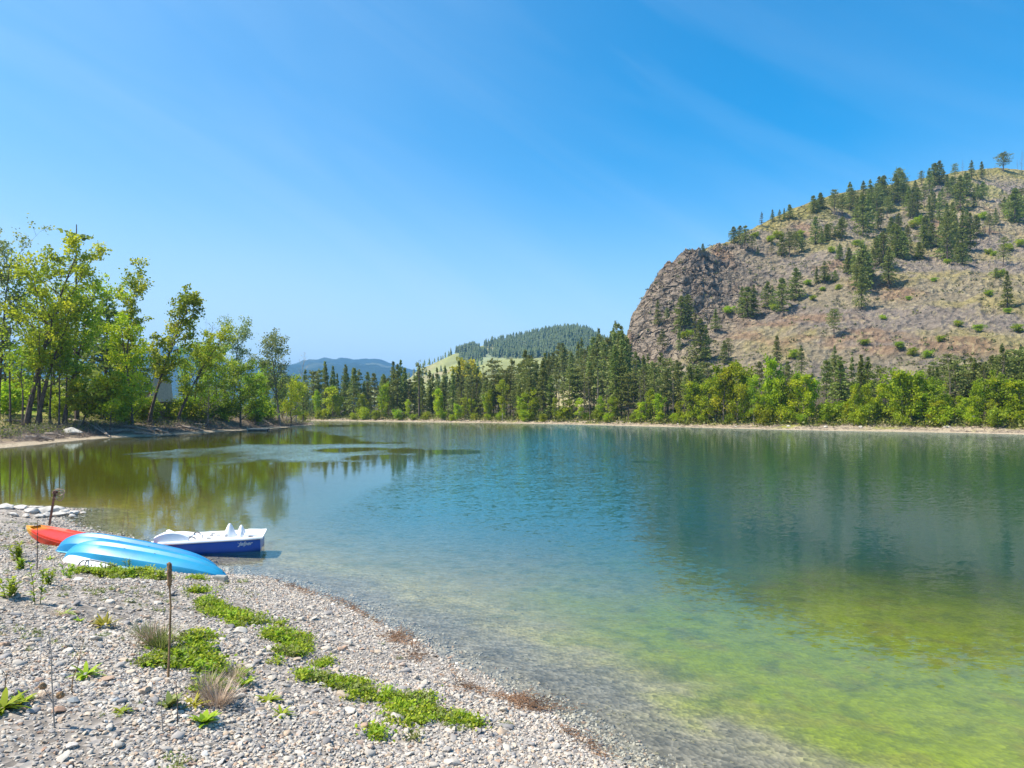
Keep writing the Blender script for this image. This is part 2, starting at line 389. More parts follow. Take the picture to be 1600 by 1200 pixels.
aR = N('ShaderNodeAttribute', attribute_name='ripple'); aO = N('ShaderNodeAttribute', attribute_name='optical'); aC = N('ShaderNodeAttribute', attribute_name='body')
def wav(scale, sx, sy, amp, det):
    mp = N('ShaderNodeMapping'); mp.inputs['Scale'].default_value = (sx, sy, 1); mp.inputs['Rotation'].default_value = (0, 0, 0.25)
    n = N('ShaderNodeTexNoise', i_Scale=scale, i_Detail=det, i_Roughness=0.6, i_Distortion=0.3)
    L(tc.outputs['Object'], mp.inputs[0]); L(mp.outputs[0], n.inputs['Vector'])
    s = N('ShaderNodeVectorMath', operation='SUBTRACT'); s.inputs[1].default_value = (0.5, 0.5, 0.5); L(n.outputs['Color'], s.inputs[0])
    k = N('ShaderNodeVectorMath', operation='SCALE'); k.inputs['Scale'].default_value = amp; L(s.outputs[0], k.inputs[0])
    return k
a = wav(2.2, 0.6, 1.6, 0.16, 2.0); b = wav(11.0, 0.7, 1.4, 0.50, 3.0)
sm = N('ShaderNodeVectorMath', operation='ADD'); L(a.outputs[0], sm.inputs[0]); L(b.outputs[0], sm.inputs[1])
sc = N('ShaderNodeVectorMath', operation='SCALE'); L(sm.outputs[0], sc.inputs[0]); L(aR.outputs['Fac'], sc.inputs['Scale'])
fl = N('ShaderNodeVectorMath', operation='MULTIPLY'); fl.inputs[1].default_value = (0.6, 1, 0); L(sc.outputs[0], fl.inputs[0])
an = N('ShaderNodeVectorMath', operation='ADD'); an.inputs[1].default_value = (0, 0, 1); L(fl.outputs[0], an.inputs[0])
nn = N('ShaderNodeVectorMath', operation='NORMALIZE'); L(an.outputs[0], nn.inputs[0])
fr = N('ShaderNodeFresnel', i_IOR=1.33); L(nn.outputs[0], fr.inputs['Normal'])
gl = N('ShaderNodeBsdfGlossy', i_Roughness=0.03); gl.inputs[0].default_value = (0.68, 0.82, 0.88, 1); L(nn.outputs[0], gl.inputs['Normal'])
body = N('ShaderNodeBsdfDiffuse'); L(aC.outputs['Color'], body.inputs[0])
tr = N('ShaderNodeBsdfTransparent'); tr.inputs[0].default_value = (0.93, 0.97, 0.95, 1)
dt = N('ShaderNodeVectorMath', operation='DOT_PRODUCT'); L(gm.outputs['Incoming'], dt.inputs[0]); dt.inputs[1].default_value = (0, 0, 1)
ab = N('ShaderNodeMath', operation='ABSOLUTE'); L(dt.outputs['Value'], ab.inputs[0])
sq = N('ShaderNodeMath', operation='MULTIPLY_ADD'); L(ab.outputs[0], sq.inputs[0]); L(ab.outputs[0], sq.inputs[1]); sq.inputs[2].default_value = 0.77   # path through water after bending
dv = N('ShaderNodeMath', operation='SQRT'); L(sq.outputs[0], dv.inputs[0])
pt = N('ShaderNodeMath', operation='DIVIDE'); L(aO.outputs['Fac'], pt.inputs[0]); L(dv.outputs[0], pt.inputs[1])
ng = N('ShaderNodeMath', operation='MULTIPLY', i_1=-1.0); L(pt.outputs[0], ng.inputs[0])
ex = N('ShaderNodeMath', operation='EXPONENT'); L(ng.outputs[0], ex.inputs[0])
mx = N('ShaderNodeMixShader'); L(ex.outputs[0], mx.inputs[0]); L(body.outputs[0], mx.inputs[1]); L(tr.outputs[0], mx.inputs[2])
m2 = N('ShaderNodeMixShader'); L(fr.outputs[0], m2.inputs[0]); L(mx.outputs[0], m2.inputs[1]); L(gl.outputs[0], m2.inputs[2])
o = N('ShaderNodeOutputMaterial'); L(m2.outputs[0], o.inputs[0])
M_water = m
t_ = np.clip((wu + 0.1) / 0.7, 0, 1)
Bc = np.stack([np.interp(WX - 0.12 * WY, [-15, -5, 5, 12], [0.085, 0.006, 0.010, 0.010]), np.interp(WX - 0.12 * WY, [-15, -5, 5, 12], [0.085, 0.125, 0.062, 0.055]),
               np.interp(WX - 0.12 * WY, [-15, -5, 5, 12], [0.008, 0.15, 0.062, 0.036])], -1)
sky_tint = np.clip(breeze * 0.62, 0, 1) * (0.8 + 0.7 * k2)
Bc = Bc * (1 - sky_tint[..., None]) + np.array([0.20, 0.33, 0.34]) * sky_tint[..., None]; opt = opt + 2.5 * sky_tint      # pale sky reflection of the ruffled lens, painted into the body colour
fw = grid_faces(*WX.shape, True)
kf = keep.ravel()[fw].any(1); fw = fw[kf]
ids = np.unique(fw); remap = np.full(WX.size, -1); remap[ids] = np.arange(len(ids))
wv = np.stack([WX.ravel(), WY.ravel(), np.zeros(WX.size)], 1)[ids]
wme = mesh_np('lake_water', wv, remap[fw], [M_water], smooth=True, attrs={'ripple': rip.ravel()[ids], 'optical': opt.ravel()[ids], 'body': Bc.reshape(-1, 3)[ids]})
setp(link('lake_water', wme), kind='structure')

# ------------------------------------------------------------------ rocky hill
US = [0.10, 0.150, 0.166, 0.174, 0.188, 0.215, 0.25, 0.277, 0.31, 0.366, 0.412, 0.469, 0.562, 0.656, 0.712, 0.75, 0.85, 1.0, 1.3]
CY = [600, 566, 540, 498, 474, 430, 403, 393, 380, 350, 326, 304, 287, 268, 262, 266, 258, 262, 300]           # crest in photo rows
YC = [245, 246, 247, 248, 252, 258, 266, 275, 290, 312, 328, 345, 375, 405, 425, 430, 440, 440, 420]
def hill(u, Y, fine=True):
    u = np.asarray(u, float); Y = np.asarray(Y, float)
    yc = np.interp(u, US, YC); hc = CH + (HY - np.interp(u, US, CY)) / F * yc
    y0 = np.interp(u, [0.1, 0.17, 0.25, 0.4, 0.75, 1.3], [215, 205, 178, 160, 132, 110]); z0 = 1.0
    t = np.clip((Y - y0) / (yc - y0), 0, None)
    dome = np.interp(u, [0.15, 0.18, 0.27, 0.34, 0.42], [0.9, 1.0, 1.0, 0.35, 0.0])
    s_lin = t * (0.86 + 0.14 * t)
    s_dome = np.interp(t, [0, 0.25, 0.45, 0.6, 0.78, 0.9, 1.0], [0, 0.20, 0.36, 0.50, 0.84, 0.955, 1.0])
    s = s_lin * (1 - dome) + s_dome * dome
    z = z0 + (hc - z0) * np.minimum(s, 1)
    x = u * Y
    damp = sstep(1.0, 0.90, t) * sstep(0.0, 0.15, t)
    rocky = np.clip(dome * sstep(0.30, 0.52, t) + 0.25, 0, 1)
    q = x * 0.9 + Y * 0.35; r_ = z * 1.0 - x * 0.28
    bump = fbm(x * 0.03, Y * 0.03, 4, 71) * 5.0 * damp
    bump = bump + (ridged(q * 0.05, r_ * 0.14, 5, 73) - 0.55) * 7.5 * rocky * (0.25 + 0.75 * damp)
    bump = bump + (ridged(q * 0.16, r_ * 0.5, 4, 79) - 0.55) * 3.6 * (0.3 + rocky) * (0.3 + 0.7 * damp)
    bump = bump + fbm(x * 0.35, Y * 0.35 , 3, 77) * 0.7 * (0.2 + 0.8 * damp)
    z = z + bump * (1 if fine else 0)
    over = np.maximum(Y - yc, 0)
    z = np.where(t > 1, hc + (bump * 1.0) - 0.32 * over - 0.0004 * over ** 2, z)
    return np.where(t <= 0, -2 + 3 * sstep(-0.05, 0, (Y - y0) / (yc - y0)), z)
def hpt(px, py):
    """where the ray through a photo pixel meets the hill"""
    u = (px - HX) / F; yc = float(np.interp(u, US, YC))
    Y = np.linspace(110, yc + 6, 700); z = hill(np.full_like(Y, u), Y); gz = ground(u * Y, Y); z = np.maximum(z, gz)
    ray = CH + (HY - py) / F * Y
    ok = (ray <= z) & (Y > 125)
    if not ok.any(): k = int(np.argmin(ray - z + (Y < 125) * 1e3))
    else: k = int(np.argmax(ok))
    return Vector((float(u * Y[k]), float(Y[k]), float(z[k])))
hu = np.concatenate([np.linspace(0.105, 0.158, 10)[:-1], np.linspace(0.158, 0.20, 50)[:-1], np.linspace(0.20, 0.77, 430)[:-1], np.linspace(0.77, 1.3, 60)])
ht = np.concatenate([np.linspace(-0.03, 0, 3)[:-1], np.linspace(0, 1.0, 300)[:-1], np.linspace(1.0, 1.06, 14)[:-1], np.linspace(1.06, 2.6, 24)])
T_, U_ = np.meshgrid(ht, hu, indexing='ij')
yc_ = np.interp(U_, US, YC); y0_ = np.interp(U_, [0.1, 0.17, 0.25, 0.4, 0.75, 1.3], [215, 205, 178, 160, 132, 110])
HYY = y0_ + (yc_ - y0_) * T_; HXX = U_ * HYY; HZ = hill(U_, HYY)
a1 = fbm(HXX * 0.05, HYY * 0.05, 5, 81); a2 = fbm(HXX * 0.22, HYY * 0.22, 4, 83); a3 = fbm(HXX * 0.02 + HZ * 0.03, HZ * 0.07, 4, 85); a4 = fbm(HXX * 0.9, HZ * 1.6, 3, 87)
dome = np.interp(U_, [0.15, 0.18, 0.27, 0.34, 0.42], [1.0, 1.0, 1.0, 0.5, 0.0])
C = np.zeros(HXX.shape + (3,))
lay((0.225, 0.19, 0.14), np.ones_like(HXX))                                      # brown earth with dead grass
lay((0.26, 0.22, 0.11), sstep(-0.15, 0.35, a1 + 0.4 * a2))                          # straw and olive grass
lay((0.205, 0.172, 0.155), sstep(0.0, 0.28, a3 + 0.35 * a2) * 0.95)                        # mauve-grey scree
lay((0.23, 0.15, 0.10), sstep(0.25, 0.5, fbm(HXX * 0.04, HZ * 0.10, 4, 89)) * 0.8) # reddish earth
rock = np.maximum(dome, np.interp(U_, [0.27, 0.42, 0.55], [1, 0.7, 0]) * sstep(0.1, 0.3, a1 + a2 * 0.4)) * sstep(0.30, 0.50, T_ + a1 * 0.2) * sstep(1.01, 0.97, T_ + a2 * 0.03)
lay((0.255, 0.21, 0.175), rock)
lay((0.17, 0.135, 0.115), rock * sstep(-0.05, 0.3, a3 + a4 * 0.5) * 0.7)
lay((0.30, 0.17, 0.10), rock * sstep(0.25, 0.5, fbm(HXX * 0.07, HZ * 0.05, 3, 91)) * 0.6)
grass_top = sstep(0.86, 0.95, T_ + a1 * 0.1) * sstep(0.25, 0.29, U_) * 0.8
lay((0.25, 0.22, 0.07), grass_top)
upper = sstep(0.5, 0.8, T_ + a1 * 0.25) * sstep(0.36, 0.5, U_) * sstep(0.05, 0.3, a1 + a2 * 0.5)
lay((0.19, 0.19, 0.06), upper * 0.7)
lay((0.31, 0.26, 0.15), sstep(0.3, 0.55, a4 + a2 * 0.5) * (1 - rock) * 0.5)
C *= (1 + 0.35 * a4[..., None]) * np.array([1.24, 1.22, 1.12])
m, N, L = nodemat('hill_rock_and_earth')
at = N('ShaderNodeAttribute', attribute_name='col'); tc = N('ShaderNodeTexCoord')
v = N('ShaderNodeTexVoronoi', i_Scale=0.55); L(tc.outputs['Object'], v.inputs['Vector'])
n_ = N('ShaderNodeTexNoise', i_Scale=0.5, i_Detail=8.0, i_Roughness=0.75); L(tc.outputs['Object'], n_.inputs['Vector'])
mr = N('ShaderNodeMapRange', i_1=0.3, i_2=0.7, i_3=0.62, i_4=1.38); L(n_.outputs[0], mr.inputs[0])
mm = N('ShaderNodeVectorMath', operation='SCALE'); L(at.outputs['Color'], mm.inputs[0]); L(mr.outputs[0], mm.inputs['Scale'])
ad = N('ShaderNodeMath', operation='ADD'); L(v.outputs['Distance'], ad.inputs[0]); L(n_.outputs[0], ad.inputs[1])
bp = N('ShaderNodeBump', i_Strength=1.0, i_Distance=1.8); L(ad.outputs[0], bp.inputs['Height'])
wn_ = N('ShaderNodeTexNoise', i_Scale=0.12, i_Detail=4.0); L(tc.outputs['Object'], wn_.inputs['Vector']); wa = N('ShaderNodeVectorMath', operation='MULTIPLY_ADD'); L(wn_.outputs['Color'], wa.inputs[0]); wa.inputs[1].default_value = (9, 9, 9); L(tc.outputs['Object'], wa.inputs[2])
cm_ = N('ShaderNodeMapping'); cm_.inputs['Scale'].default_value = (1.0, 1.0, 1.9); cm_.inputs['Rotation'].default_value = (0, 0.35, 0); L(wa.outputs[0], cm_.inputs[0])
ck = N('ShaderNodeTexVoronoi', i_Scale=0.17, feature='DISTANCE_TO_EDGE'); L(cm_.outputs[0], ck.inputs['Vector'])
cv = N('ShaderNodeMapRange', i_1=0.0, i_2=0.14); L(ck.outputs['Distance'], cv.inputs[0])
rk = N('ShaderNodeAttribute', attribute_name='rocky'); bk_ = N('ShaderNodeBump', i_Distance=1.9); L(rk.outputs['Fac'], bk_.inputs['Strength']); L(cv.outputs[0], bk_.inputs['Height']); L(bp.outputs[0], bk_.inputs['Normal'])
p = N('ShaderNodeBsdfPrincipled', i_Roughness=0.95); p.inputs['Specular IOR Level'].default_value = 0.1
L(mm.outputs[0], p.inputs['Base Color']); L(bk_.outputs[0], p.inputs['Normal'])
o = N('ShaderNodeOutputMaterial'); L(p.outputs[0], o.inputs[0])
M_hill = m
hme = mesh_np('rocky_hill', np.stack([HXX.ravel(), HYY.ravel(), HZ.ravel()], 1), grid_faces(*HXX.shape), [M_hill], smooth=True, attrs={'col': C.reshape(-1, 3), 'rocky': np.clip(rock + 0.25 * sstep(0.1, 0.4, a3), 0, 1).ravel()})
setp(link('rocky_hill', hme), kind='structure')

# ------------------------------------------------------------------ far hills
def ridge(name, us, py, Yc, depth, base, colfn, nu, nt, amp, seed, drop=0.5):
    U, T = np.meshgrid(np.linspace(us[0], us[-1], nu), np.concatenate([np.linspace(0, 1, nt), np.linspace(1.05, 2.2, 12)]), indexing='xy')
    yc = Yc + 0 * U; hc = CH + (HY - np.interp(U, us, py)) / F * yc
    Y = yc - depth + depth * T; X = U * Y
    s = np.clip(T, 0, 1); s = s * (1.25 - 0.25 * s)
    Z = base + (hc - base) * np.where(T <= 1, s, 1 - (T - 1) * drop)
    Z = Z + fbm(X / Yc * 9, Y / Yc * 14, 5, seed) * amp * (0.15 + np.minimum(1, 3 * np.abs(1 - T))) * sstep(0, .2, T)
    return X, Y, Z, U, T
m, N, L = nodemat('far_slope'); at = N('ShaderNodeAttribute', attribute_name='col'); p = N('ShaderNodeBsdfPrincipled', i_Roughness=1.0); p.inputs['Specular IOR Level'].default_value = 0.0
tc = N('ShaderNodeTexCoord'); n_ = N('ShaderNodeTexNoise', i_Scale=0.03, i_Detail=9.0, i_Roughness=0.8); L(tc.outputs['Object'], n_.inputs['Vector'])
mr = N('ShaderNodeMapRange', i_1=0.3, i_2=0.7, i_3=0.6, i_4=1.4); L(n_.outputs[0], mr.inputs[0])
mm = N('ShaderNodeVectorMath', operation='SCALE'); L(at.outputs['Color'], mm.inputs[0]); L(mr.outputs[0], mm.inputs['Scale']); L(mm.outputs[0], p.inputs['Base Color'])
o = N('ShaderNodeOutputMaterial'); L(p.outputs[0], o.inputs[0]); M_far = m
MID_U = [(x - HX) / F for x in (560, 600, 640, 655, 680, 710, 740, 770, 800, 830, 860, 900, 920, 940, 1000, 1080, 1300)]
MID_PY = [618, 604, 592, 578, 567, 553, 543, 536, 530, 524, 516, 513.5, 519, 531, 560, 585, 600]
mX, mY, mZ, mU, mT = ridge('grassy_forested_hill', MID_U, MID_PY, 1250, 560, 8, None, 200, 90, 14, 95)
C = np.zeros(mX.shape + (3,)); b1 = fbm(mX * 0.008, mY * 0.008, 4, 97)
lay((0.24, 0.25, 0.095), np.ones_like(mX)); lay((0.28, 0.24, 0.12), sstep(0.0, 0.3, b1)); lay((0.20, 0.235, 0.14), sstep(0.45, 0.6, mT) * sstep(0.9, 0.7, mT) * sstep(-0.1, -0.02, mU))
setp(link('grassy_hill', mesh_np('grassy_hill', np.stack([mX.ravel(), mY.ravel(), mZ.ravel()], 1), grid_faces(*mX.shape), [M_far], smooth=True, attrs={'col': C.reshape(-1, 3)})), kind='structure')
FU = [(x - HX) / F for x in (-1500, -700, -200, 0, 120, 220, 280, 330, 380, 440, 470, 500, 545, 590, 612, 635, 660, 720, 800, 1000, 1800)]
FPY = [585, 565, 560, 552, 556, 546, 541, 556, 575, 574, 566, 561.5, 561, 562, 568, 578, 580, 590, 588, 592, 600]
X, Y, Z, U, T = ridge('distant_mountain', FU, FPY, 4600, 2200, 0, None, 700, 90, 70, 99)
Z = Z + fbm(X * 0.02, Y * 0.02, 3, 105) * 14 * sstep(0.1, 0.5, T)
C = np.zeros(X.shape + (3,)); b1 = fbm(X * 0.0022, Y * 0.0022, 5, 101)
lay((0.020, 0.040, 0.025), np.ones_like(X)); lay((0.10, 0.12, 0.07), sstep(0.2, 0.5, b1))
setp(link('distant_mountain', mesh_np('distant_mountain', np.stack([X.ravel(), Y.ravel(), Z.ravel()], 1), grid_faces(*X.shape), [M_far], smooth=True, attrs={'col': C.reshape(-1, 3)})), kind='structure')

# ------------------------------------------------------------------ haze: the air
hz = MB(); hz.box((0, 0, 225), (15000, 15000, 460))
m, N, L = nodemat('haze_air'); pv = N('ShaderNodeVolumePrincipled'); pv.inputs['Color'].default_value = (0.26, 0.58, 1.0, 1); pv.inputs['Density'].default_value = 0.00017
o = N('ShaderNodeOutputMaterial'); L(pv.outputs[0], o.inputs['Volume'])
setp(hz.build('haze', m), kind='stuff')
# ------------------------------------------------------------------ vegetation builders
def bark(name, c): return simple(name, c, rough=0.95, var=0.35, scale=3, spec=0.1, bump=0.6, bscale=9)
M_bark_dark = bark('bark_dark', (0.13, 0.10, 0.08)); M_bark_grey = bark('bark_grey', (0.20, 0.17, 0.14)); M_bark_pale = bark('bark_pale', (0.38, 0.35, 0.30))
M_dead = bark('dead_wood', (0.20, 0.16, 0.13))
M_fir = leafmat('fir_needles', (0.13, 0.17, 0.04), (0.225, 0.27, 0.055), 0.38, (0.33, 0.355, 0.085))
M_farfir = leafmat('dark_fir_needles', (0.045, 0.075, 0.028), (0.085, 0.125, 0.036), 0.2, (0.13, 0.16, 0.05))
M_pine = leafmat('pine_needles', (0.14, 0.17, 0.045), (0.23, 0.255, 0.06), 0.35, (0.33, 0.325, 0.10))
M_larch = leafmat('yellow_conifer_needles', (0.10, 0.11, 0.03), (0.18, 0.19, 0.045), 0.3, (0.28, 0.26, 0.08))
M_spring = leafmat('spring_leaves', (0.20, 0.31, 0.014), (0.38, 0.47, 0.016), 0.5, (0.58, 0.59, 0.025))
M_mid = leafmat('fresh_leaves', (0.17, 0.28, 0.018), (0.30, 0.41, 0.022), 0.52, (0.45, 0.53, 0.035))
M_cotton = leafmat('cottonwood_leaves', (0.22, 0.31, 0.02), (0.38, 0.46, 0.024), 0.55, (0.56, 0.59, 0.04))
M_grey = leafmat('pale_leaves', (0.20, 0.25, 0.09), (0.32, 0.38, 0.13), 0.5, (0.44, 0.49, 0.18))
M_yel = leafmat('yellow_bush_leaves', (0.32, 0.30, 0.015), (0.48, 0.42, 0.02), 0.4, (0.55, 0.47, 0.04))
M_red = leafmat('red_bush_leaves', (0.14, 0.02, 0.015), (0.24, 0.04, 0.03), 0.3, (0.3, 0.08, 0.05))

def leaf_quads(c, size, r, flat=0.0, axis=None, ratio=0.5, tint=None):
    """diamond leaves at centres c (n,3)"""
    n = len(c); a = r.normal(size=(n, 3)); a[:, 2] *= (1 - flat)
    if axis is not None: a = axis + a * 0.35
    a /= np.linalg.norm(a, axis=1)[:, None] + 1e-9
    b = np.cross(a, r.normal(size=(n, 3)) + (np.array([0, 0, 1.5]) if flat else 0)); b /= np.linalg.norm(b, axis=1)[:, None] + 1e-9
    s = np.broadcast_to(np.asarray(size), (n,)) * r.uniform(0.65, 1.35, n)
    a *= s[:, None] * 0.5; b *= (s * ratio)[:, None]
    v = np.stack([c - a, c + b * 0.9 - a * 0.1, c + a, c - b * 0.9 - a * 0.1], 1).reshape(-1, 3)
    f = np.arange(4 * n).reshape(n, 4)
    t = np.repeat(r.uniform(0, 1, n) if tint is None else np.clip(tint + r.normal(0, 0.13, n), 0, 1), 4)
    return v, f, t

def conifer(seed, H=12.0, R=2.0, base=0.12, n=1100, top_pow=0.85, gap=0.0, droop=0.25, mat=None, size=0.44, trunk_r=0.17, bmat=None, sharp=True):
    """returns (trunk mesh, crown mesh), tree H metres tall with its foot at the origin"""
    r = np.random.default_rng(seed)
    nb = n // 7
    h = r.uniform(0, 1, nb) ** 0.85                       # along the crown
    if gap: h = h[(np.sin(h * 37 + seed) + r.normal(0, 0.35, len(h))) > -1 + gap * 1.6]
    nb = len(h)
    prof = (1 - h) ** top_pow if sharp else np.sqrt(np.clip(1 - (h * 1.02 - 0.35) ** 2 / 0.46, 0.03, 1))
    prof = prof * np.minimum(1, 0.55 + h * 4)
    az = r.uniform(0, 2 * math.pi, nb)
    lob = 1 + 0.28 * np.sin(az * 2 + h * 9 + seed) + r.normal(0, 0.16, nb)
    bl = R * prof * np.clip(lob, 0.35, 1.6) + 0.12
    z0 = H * (base + (0.985 - base) * h)
    dirv = np.stack([np.cos(az), np.sin(az), -droop + 0.55 * h + r.normal(0, 0.1, nb)], 1)
    k = np.linspace(0.18, 1.0, 7)
    cc = np.stack([0 * z0, 0 * z0, z0], 1)[:, None, :] + dirv[:, None, :] * (bl[:, None] * k[None, :])[..., None]
    cc[..., 2] -= (bl[:, None] * k[None, :] ** 2) * 0.12
    cc[..., 0] += 0.012 * np.sin(seed) * (z0[:, None] - 2)
    tint = np.repeat(np.clip(r.normal(0.45, 0.2, nb), 0, 1), 7)
    ax = np.repeat(dirv, 7, 0)
    cc = cc.reshape(-1, 3) + r.normal(0, 0.09, (nb * 7, 3))
    sz = size * np.tile(np.linspace(0.8, 1.05, 7), nb) * (0.65 + 0.35 * np.repeat(prof, 7))
    v, f, t = leaf_quads(cc, sz, r, axis=ax * 1.0, ratio=0.36, tint=tint)
    crown = mesh_np('crown', v, f, [mat or M_fir], attrs={'tint': t})
    mb = MB(); P = [(r.normal(0, 0.03 * i), r.normal(0, 0.03 * i), H * z) for i, z in enumerate((-0.06, 0.25, 0.6, 0.99))]
    mb.tube(P, [trunk_r * 1.15, trunk_r * 0.85, trunk_r * 0.5, 0.025], 6)
    for q in range(10):
        i = r.integers(0, nb) if nb else 0
        a = r.uniform(0, 6.28); zz = H * r.uniform(0.12, 0.8); l = R * r.uniform(0.3, 0.7)
        mb.tube([(0, 0, zz), (math.cos(a) * l, math.sin(a) * l, zz - 0.15 * l)], [0.04, 0.012], 3, cap=False)
    me = bpy.data.meshes.new('trunk'); me.from_pydata(mb.v, [], mb.f); me.materials.append(bmat or M_bark_dark); me.update()
    return me, crown

def branchy(seed, H, lean=(0, 0), spread=2.5, first=0.25, nprim=12, nsec=5, leaves=60, leaf=0.26, clump=0.42, trunk_r=0.2, up=0.9, shape='oval', mat=None, bmat=None, wob=0.25, tipbias=0.0, stems=1, tmean=0.5, sides=6, sweep=0.0):
    """trunk with limbs and twigs, leaves in clumps round the twigs: (trunk mesh, crown mesh)"""
    r = np.random.default_rng(seed); mb = MB(); cl = []; ct = []
    for st in range(stems):
        ox, oy = (0, 0) if stems == 1 else (r.normal(0, 0.25), r.normal(0, 0.25))
        ln = (lean[0] + (r.normal(0, 0.5) * spread * 0.5 if stems > 1 else 0), lean[1] + (r.normal(0, 0.4) if stems > 1 else 0))
        Hs = H * (1 if st == 0 else r.uniform(0.65, 0.95))
        ts = np.linspace(0, 1, 9); wx = np.cumsum(r.normal(0, wob * 0.35, 9)); wy = np.cumsum(r.normal(0, wob * 0.35, 9))
        T = np.stack([ox + ln[0] * ts ** 1.3 + wx * ts, oy + ln[1] * ts ** 1.3 + wy * ts, Hs * ts - 0.25], 1); T[0, 2] = -0.5
        rad = trunk_r * (1 - 0.88 * ts ** 0.9) * (0.75 if stems > 1 else 1); rad[0] *= 1.35
        mb.tube(T, list(rad), sides)
        def at(t):
            return np.array([np.interp(t, ts, T[:, i]) for i in range(3)])
        for i in range(nprim):
            t = first + (0.97 - first) * (i + r.uniform(0.1, 0.9)) / nprim
            k = (t - first) / (1 - first)
            if shape == 'oval': w = math.sin(math.pi * min(1, 0.16 + 0.80 * k)) ** 0.7
            elif shape == 'fan': w = 0.35 + 0.75 * k
            elif shape == 'cone': w = 1.05 - 0.85 * k
            else: w = 0.8
            az = i * 2.4 + r.uniform(-0.6, 0.6)
            e = math.radians(r.uniform(28, 58) * up)
            l = spread * w * r.uniform(0.65, 1.2)
            p0 = at(t); d = np.array([math.cos(az) * math.cos(e) + sweep, math.sin(az) * math.cos(e), math.sin(e)])
            p1 = p0 + d * l * 0.5 + r.normal(0, 0.1, 3); p2 = p0 + d * l + np.array([0, 0, l * 0.18]) + r.normal(0, 0.15, 3)
            rr = trunk_r * (1 - 0.8 * t) * 0.45
            mb.tube([p0, p1, p2], [rr, rr * 0.6, rr * 0.22], 4, cap=False)
            tb = np.clip(r.normal(tmean, 0.22), 0, 1)
            for j in range(nsec):
                s = r.uniform(0.3, 1.0) if j else 1.0
                q0 = p0 + (p1 - p0) * min(1, s * 2) if s < 0.5 else p1 + (p2 - p1) * (s * 2 - 1)
                dd = d * 0.7 + r.normal(0, 0.55, 3); dd[2] += 0.25 * up; dd /= np.linalg.norm(dd)
                l2 = l * r.uniform(0.2, 0.45) + 0.25
                q1 = q0 + dd * l2
                mb.tube([q0, q1], [rr * 0.3 + 0.008, 0.008], 3, cap=False)
                nl = int(leaves * r.uniform(0.5, 1.4))
                m_ = r.uniform(0.35, 1.05, nl)[:, None]
                c = q0 + (q1 - q0) * m_ + r.normal(0, clump * (0.6 + 0.4 * w), (nl, 3)) * np.array([1, 1, 0.75])
                cl.append(c); ct.append(np.full(nl, np.clip(tb + r.normal(0, 0.12), 0, 1)))
    me = bpy.data.meshes.new('trunk'); me.from_pydata([tuple(map(float, p)) for p in mb.v], [], mb.f); me.materials.append(bmat or M_bark_dark); me.update()
    crown = None
    if leaves:
        c = np.concatenate(cl); t = np.concatenate(ct)
        v, f, tt = leaf_quads(c, leaf, r, ratio=0.42, tint=t)
        crown = mesh_np('crown', v, f, [mat or M_spring], attrs={'tint': tt})
    return me, crown

def place(kind, meshes, loc, s=1.0, rz=0.0, w=1.0, label=None, cat='tree', group=None, tilt=(0, 0)):
    t = empty(kind, loc); t.rotation_euler = (tilt[0], tilt[1], rz); t.scale = (s * w, s * w, s)
    setp(t, label, cat, group)
    link('trunk', meshes[0], t)
    if meshes[1] is not None: link('crown', meshes[1], t)
    return t
CON = []      # every conifer waits here: the 300 that show largest become things, the rest one stuff object
def conifer_later(kind, data, loc, s, rz, w, label, group):
    CON.append((s * 12 * F / loc[1], kind, data, tuple(loc), s, rz, w, label, group))
def one(kind, mesh, loc, s=1.0, rz=0.0, w=1.0, label=None, cat='tree', group=None):
    o = link(kind, mesh, None, loc, (0, 0, rz), (s * w, s * w, s)); return setp(o, label, cat, group)
def joined(meshes, name):
    """trunk and crown in one mesh, for trees too small in the picture to show parts"""
    t, k = meshes; nv = len(t.vertices); v1 = np.empty(nv * 3, np.float32); t.vertices.foreach_get('co', v1)
    v2 = np.empty(len(k.vertices) * 3, np.float32); k.vertices.foreach_get('co', v2); ti = np.empty(len(k.vertices), np.float32); k.attributes['tint'].data.foreach_get('value', ti)
    f = [tuple(p_.vertices) for p_ in t.polygons]; nf = len(f); q = np.empty(len(k.loops), np.int32); k.loops.foreach_get('vertex_index', q); w = len(k.polygons[0].vertices)
    f += [tuple(x_) for x_ in (q.reshape(-1, w) + nv).tolist()]
    me = mesh_np(name, np.concatenate([v1, v2]).reshape(-1, 3), f, [t.materials[0], k.materials[0]], midx=[0] * nf + [1] * (len(f) - nf), attrs={'tint': np.concatenate([np.full(nv, 0.5, np.float32), ti])})
    return me

FIRS = [conifer(100 + i, 12, 1.75 + 0.25 * (i % 3), 0.06 + 0.05 * (i % 3), 3000, 0.8 + 0.1 * (i % 2), 0.25, mat=M_fir) for i in range(7)]
PINES = [conifer(120 + i, 12, 1.9 + 0.2 * (i % 2), 0.30 + 0.06 * (i % 3), 2300, 0.6, 0.4, 0.05, mat=M_pine, size=0.46, sharp=(i % 2 == 0)) for i in range(7)]
LARCH = [conifer(140 + i, 12, 1.7, 0.15, 1800, 0.75, 0.4, mat=M_larch, size=0.42) for i in range(2)]
THIN = [conifer(150 + i, 12, 1.15, 0.2, 420, 0.6, 0.6, mat=M_pine, size=0.55, bmat=M_bark_grey) for i in range(2)]
SPRING = [branchy(200 + i, 9.5, (0.4, 0), 2.0 + 0.2 * i, 0.12, 15, 5, 34, 0.36, 0.42, 0.13, 1.05, 'oval', M_spring, M_bark_grey, tmean=0.35 + 0.12 * (i % 3)) for i in range(5)]
ASPEN = [branchy(210 + i, 9.5, (0.2, 0), 1.6, 0.2, 13, 4, 30, 0.34, 0.38, 0.10, 1.1, 'oval', M_mid if i else M_cotton, M_bark_pale, tmean=0.6) for i in range(3)]
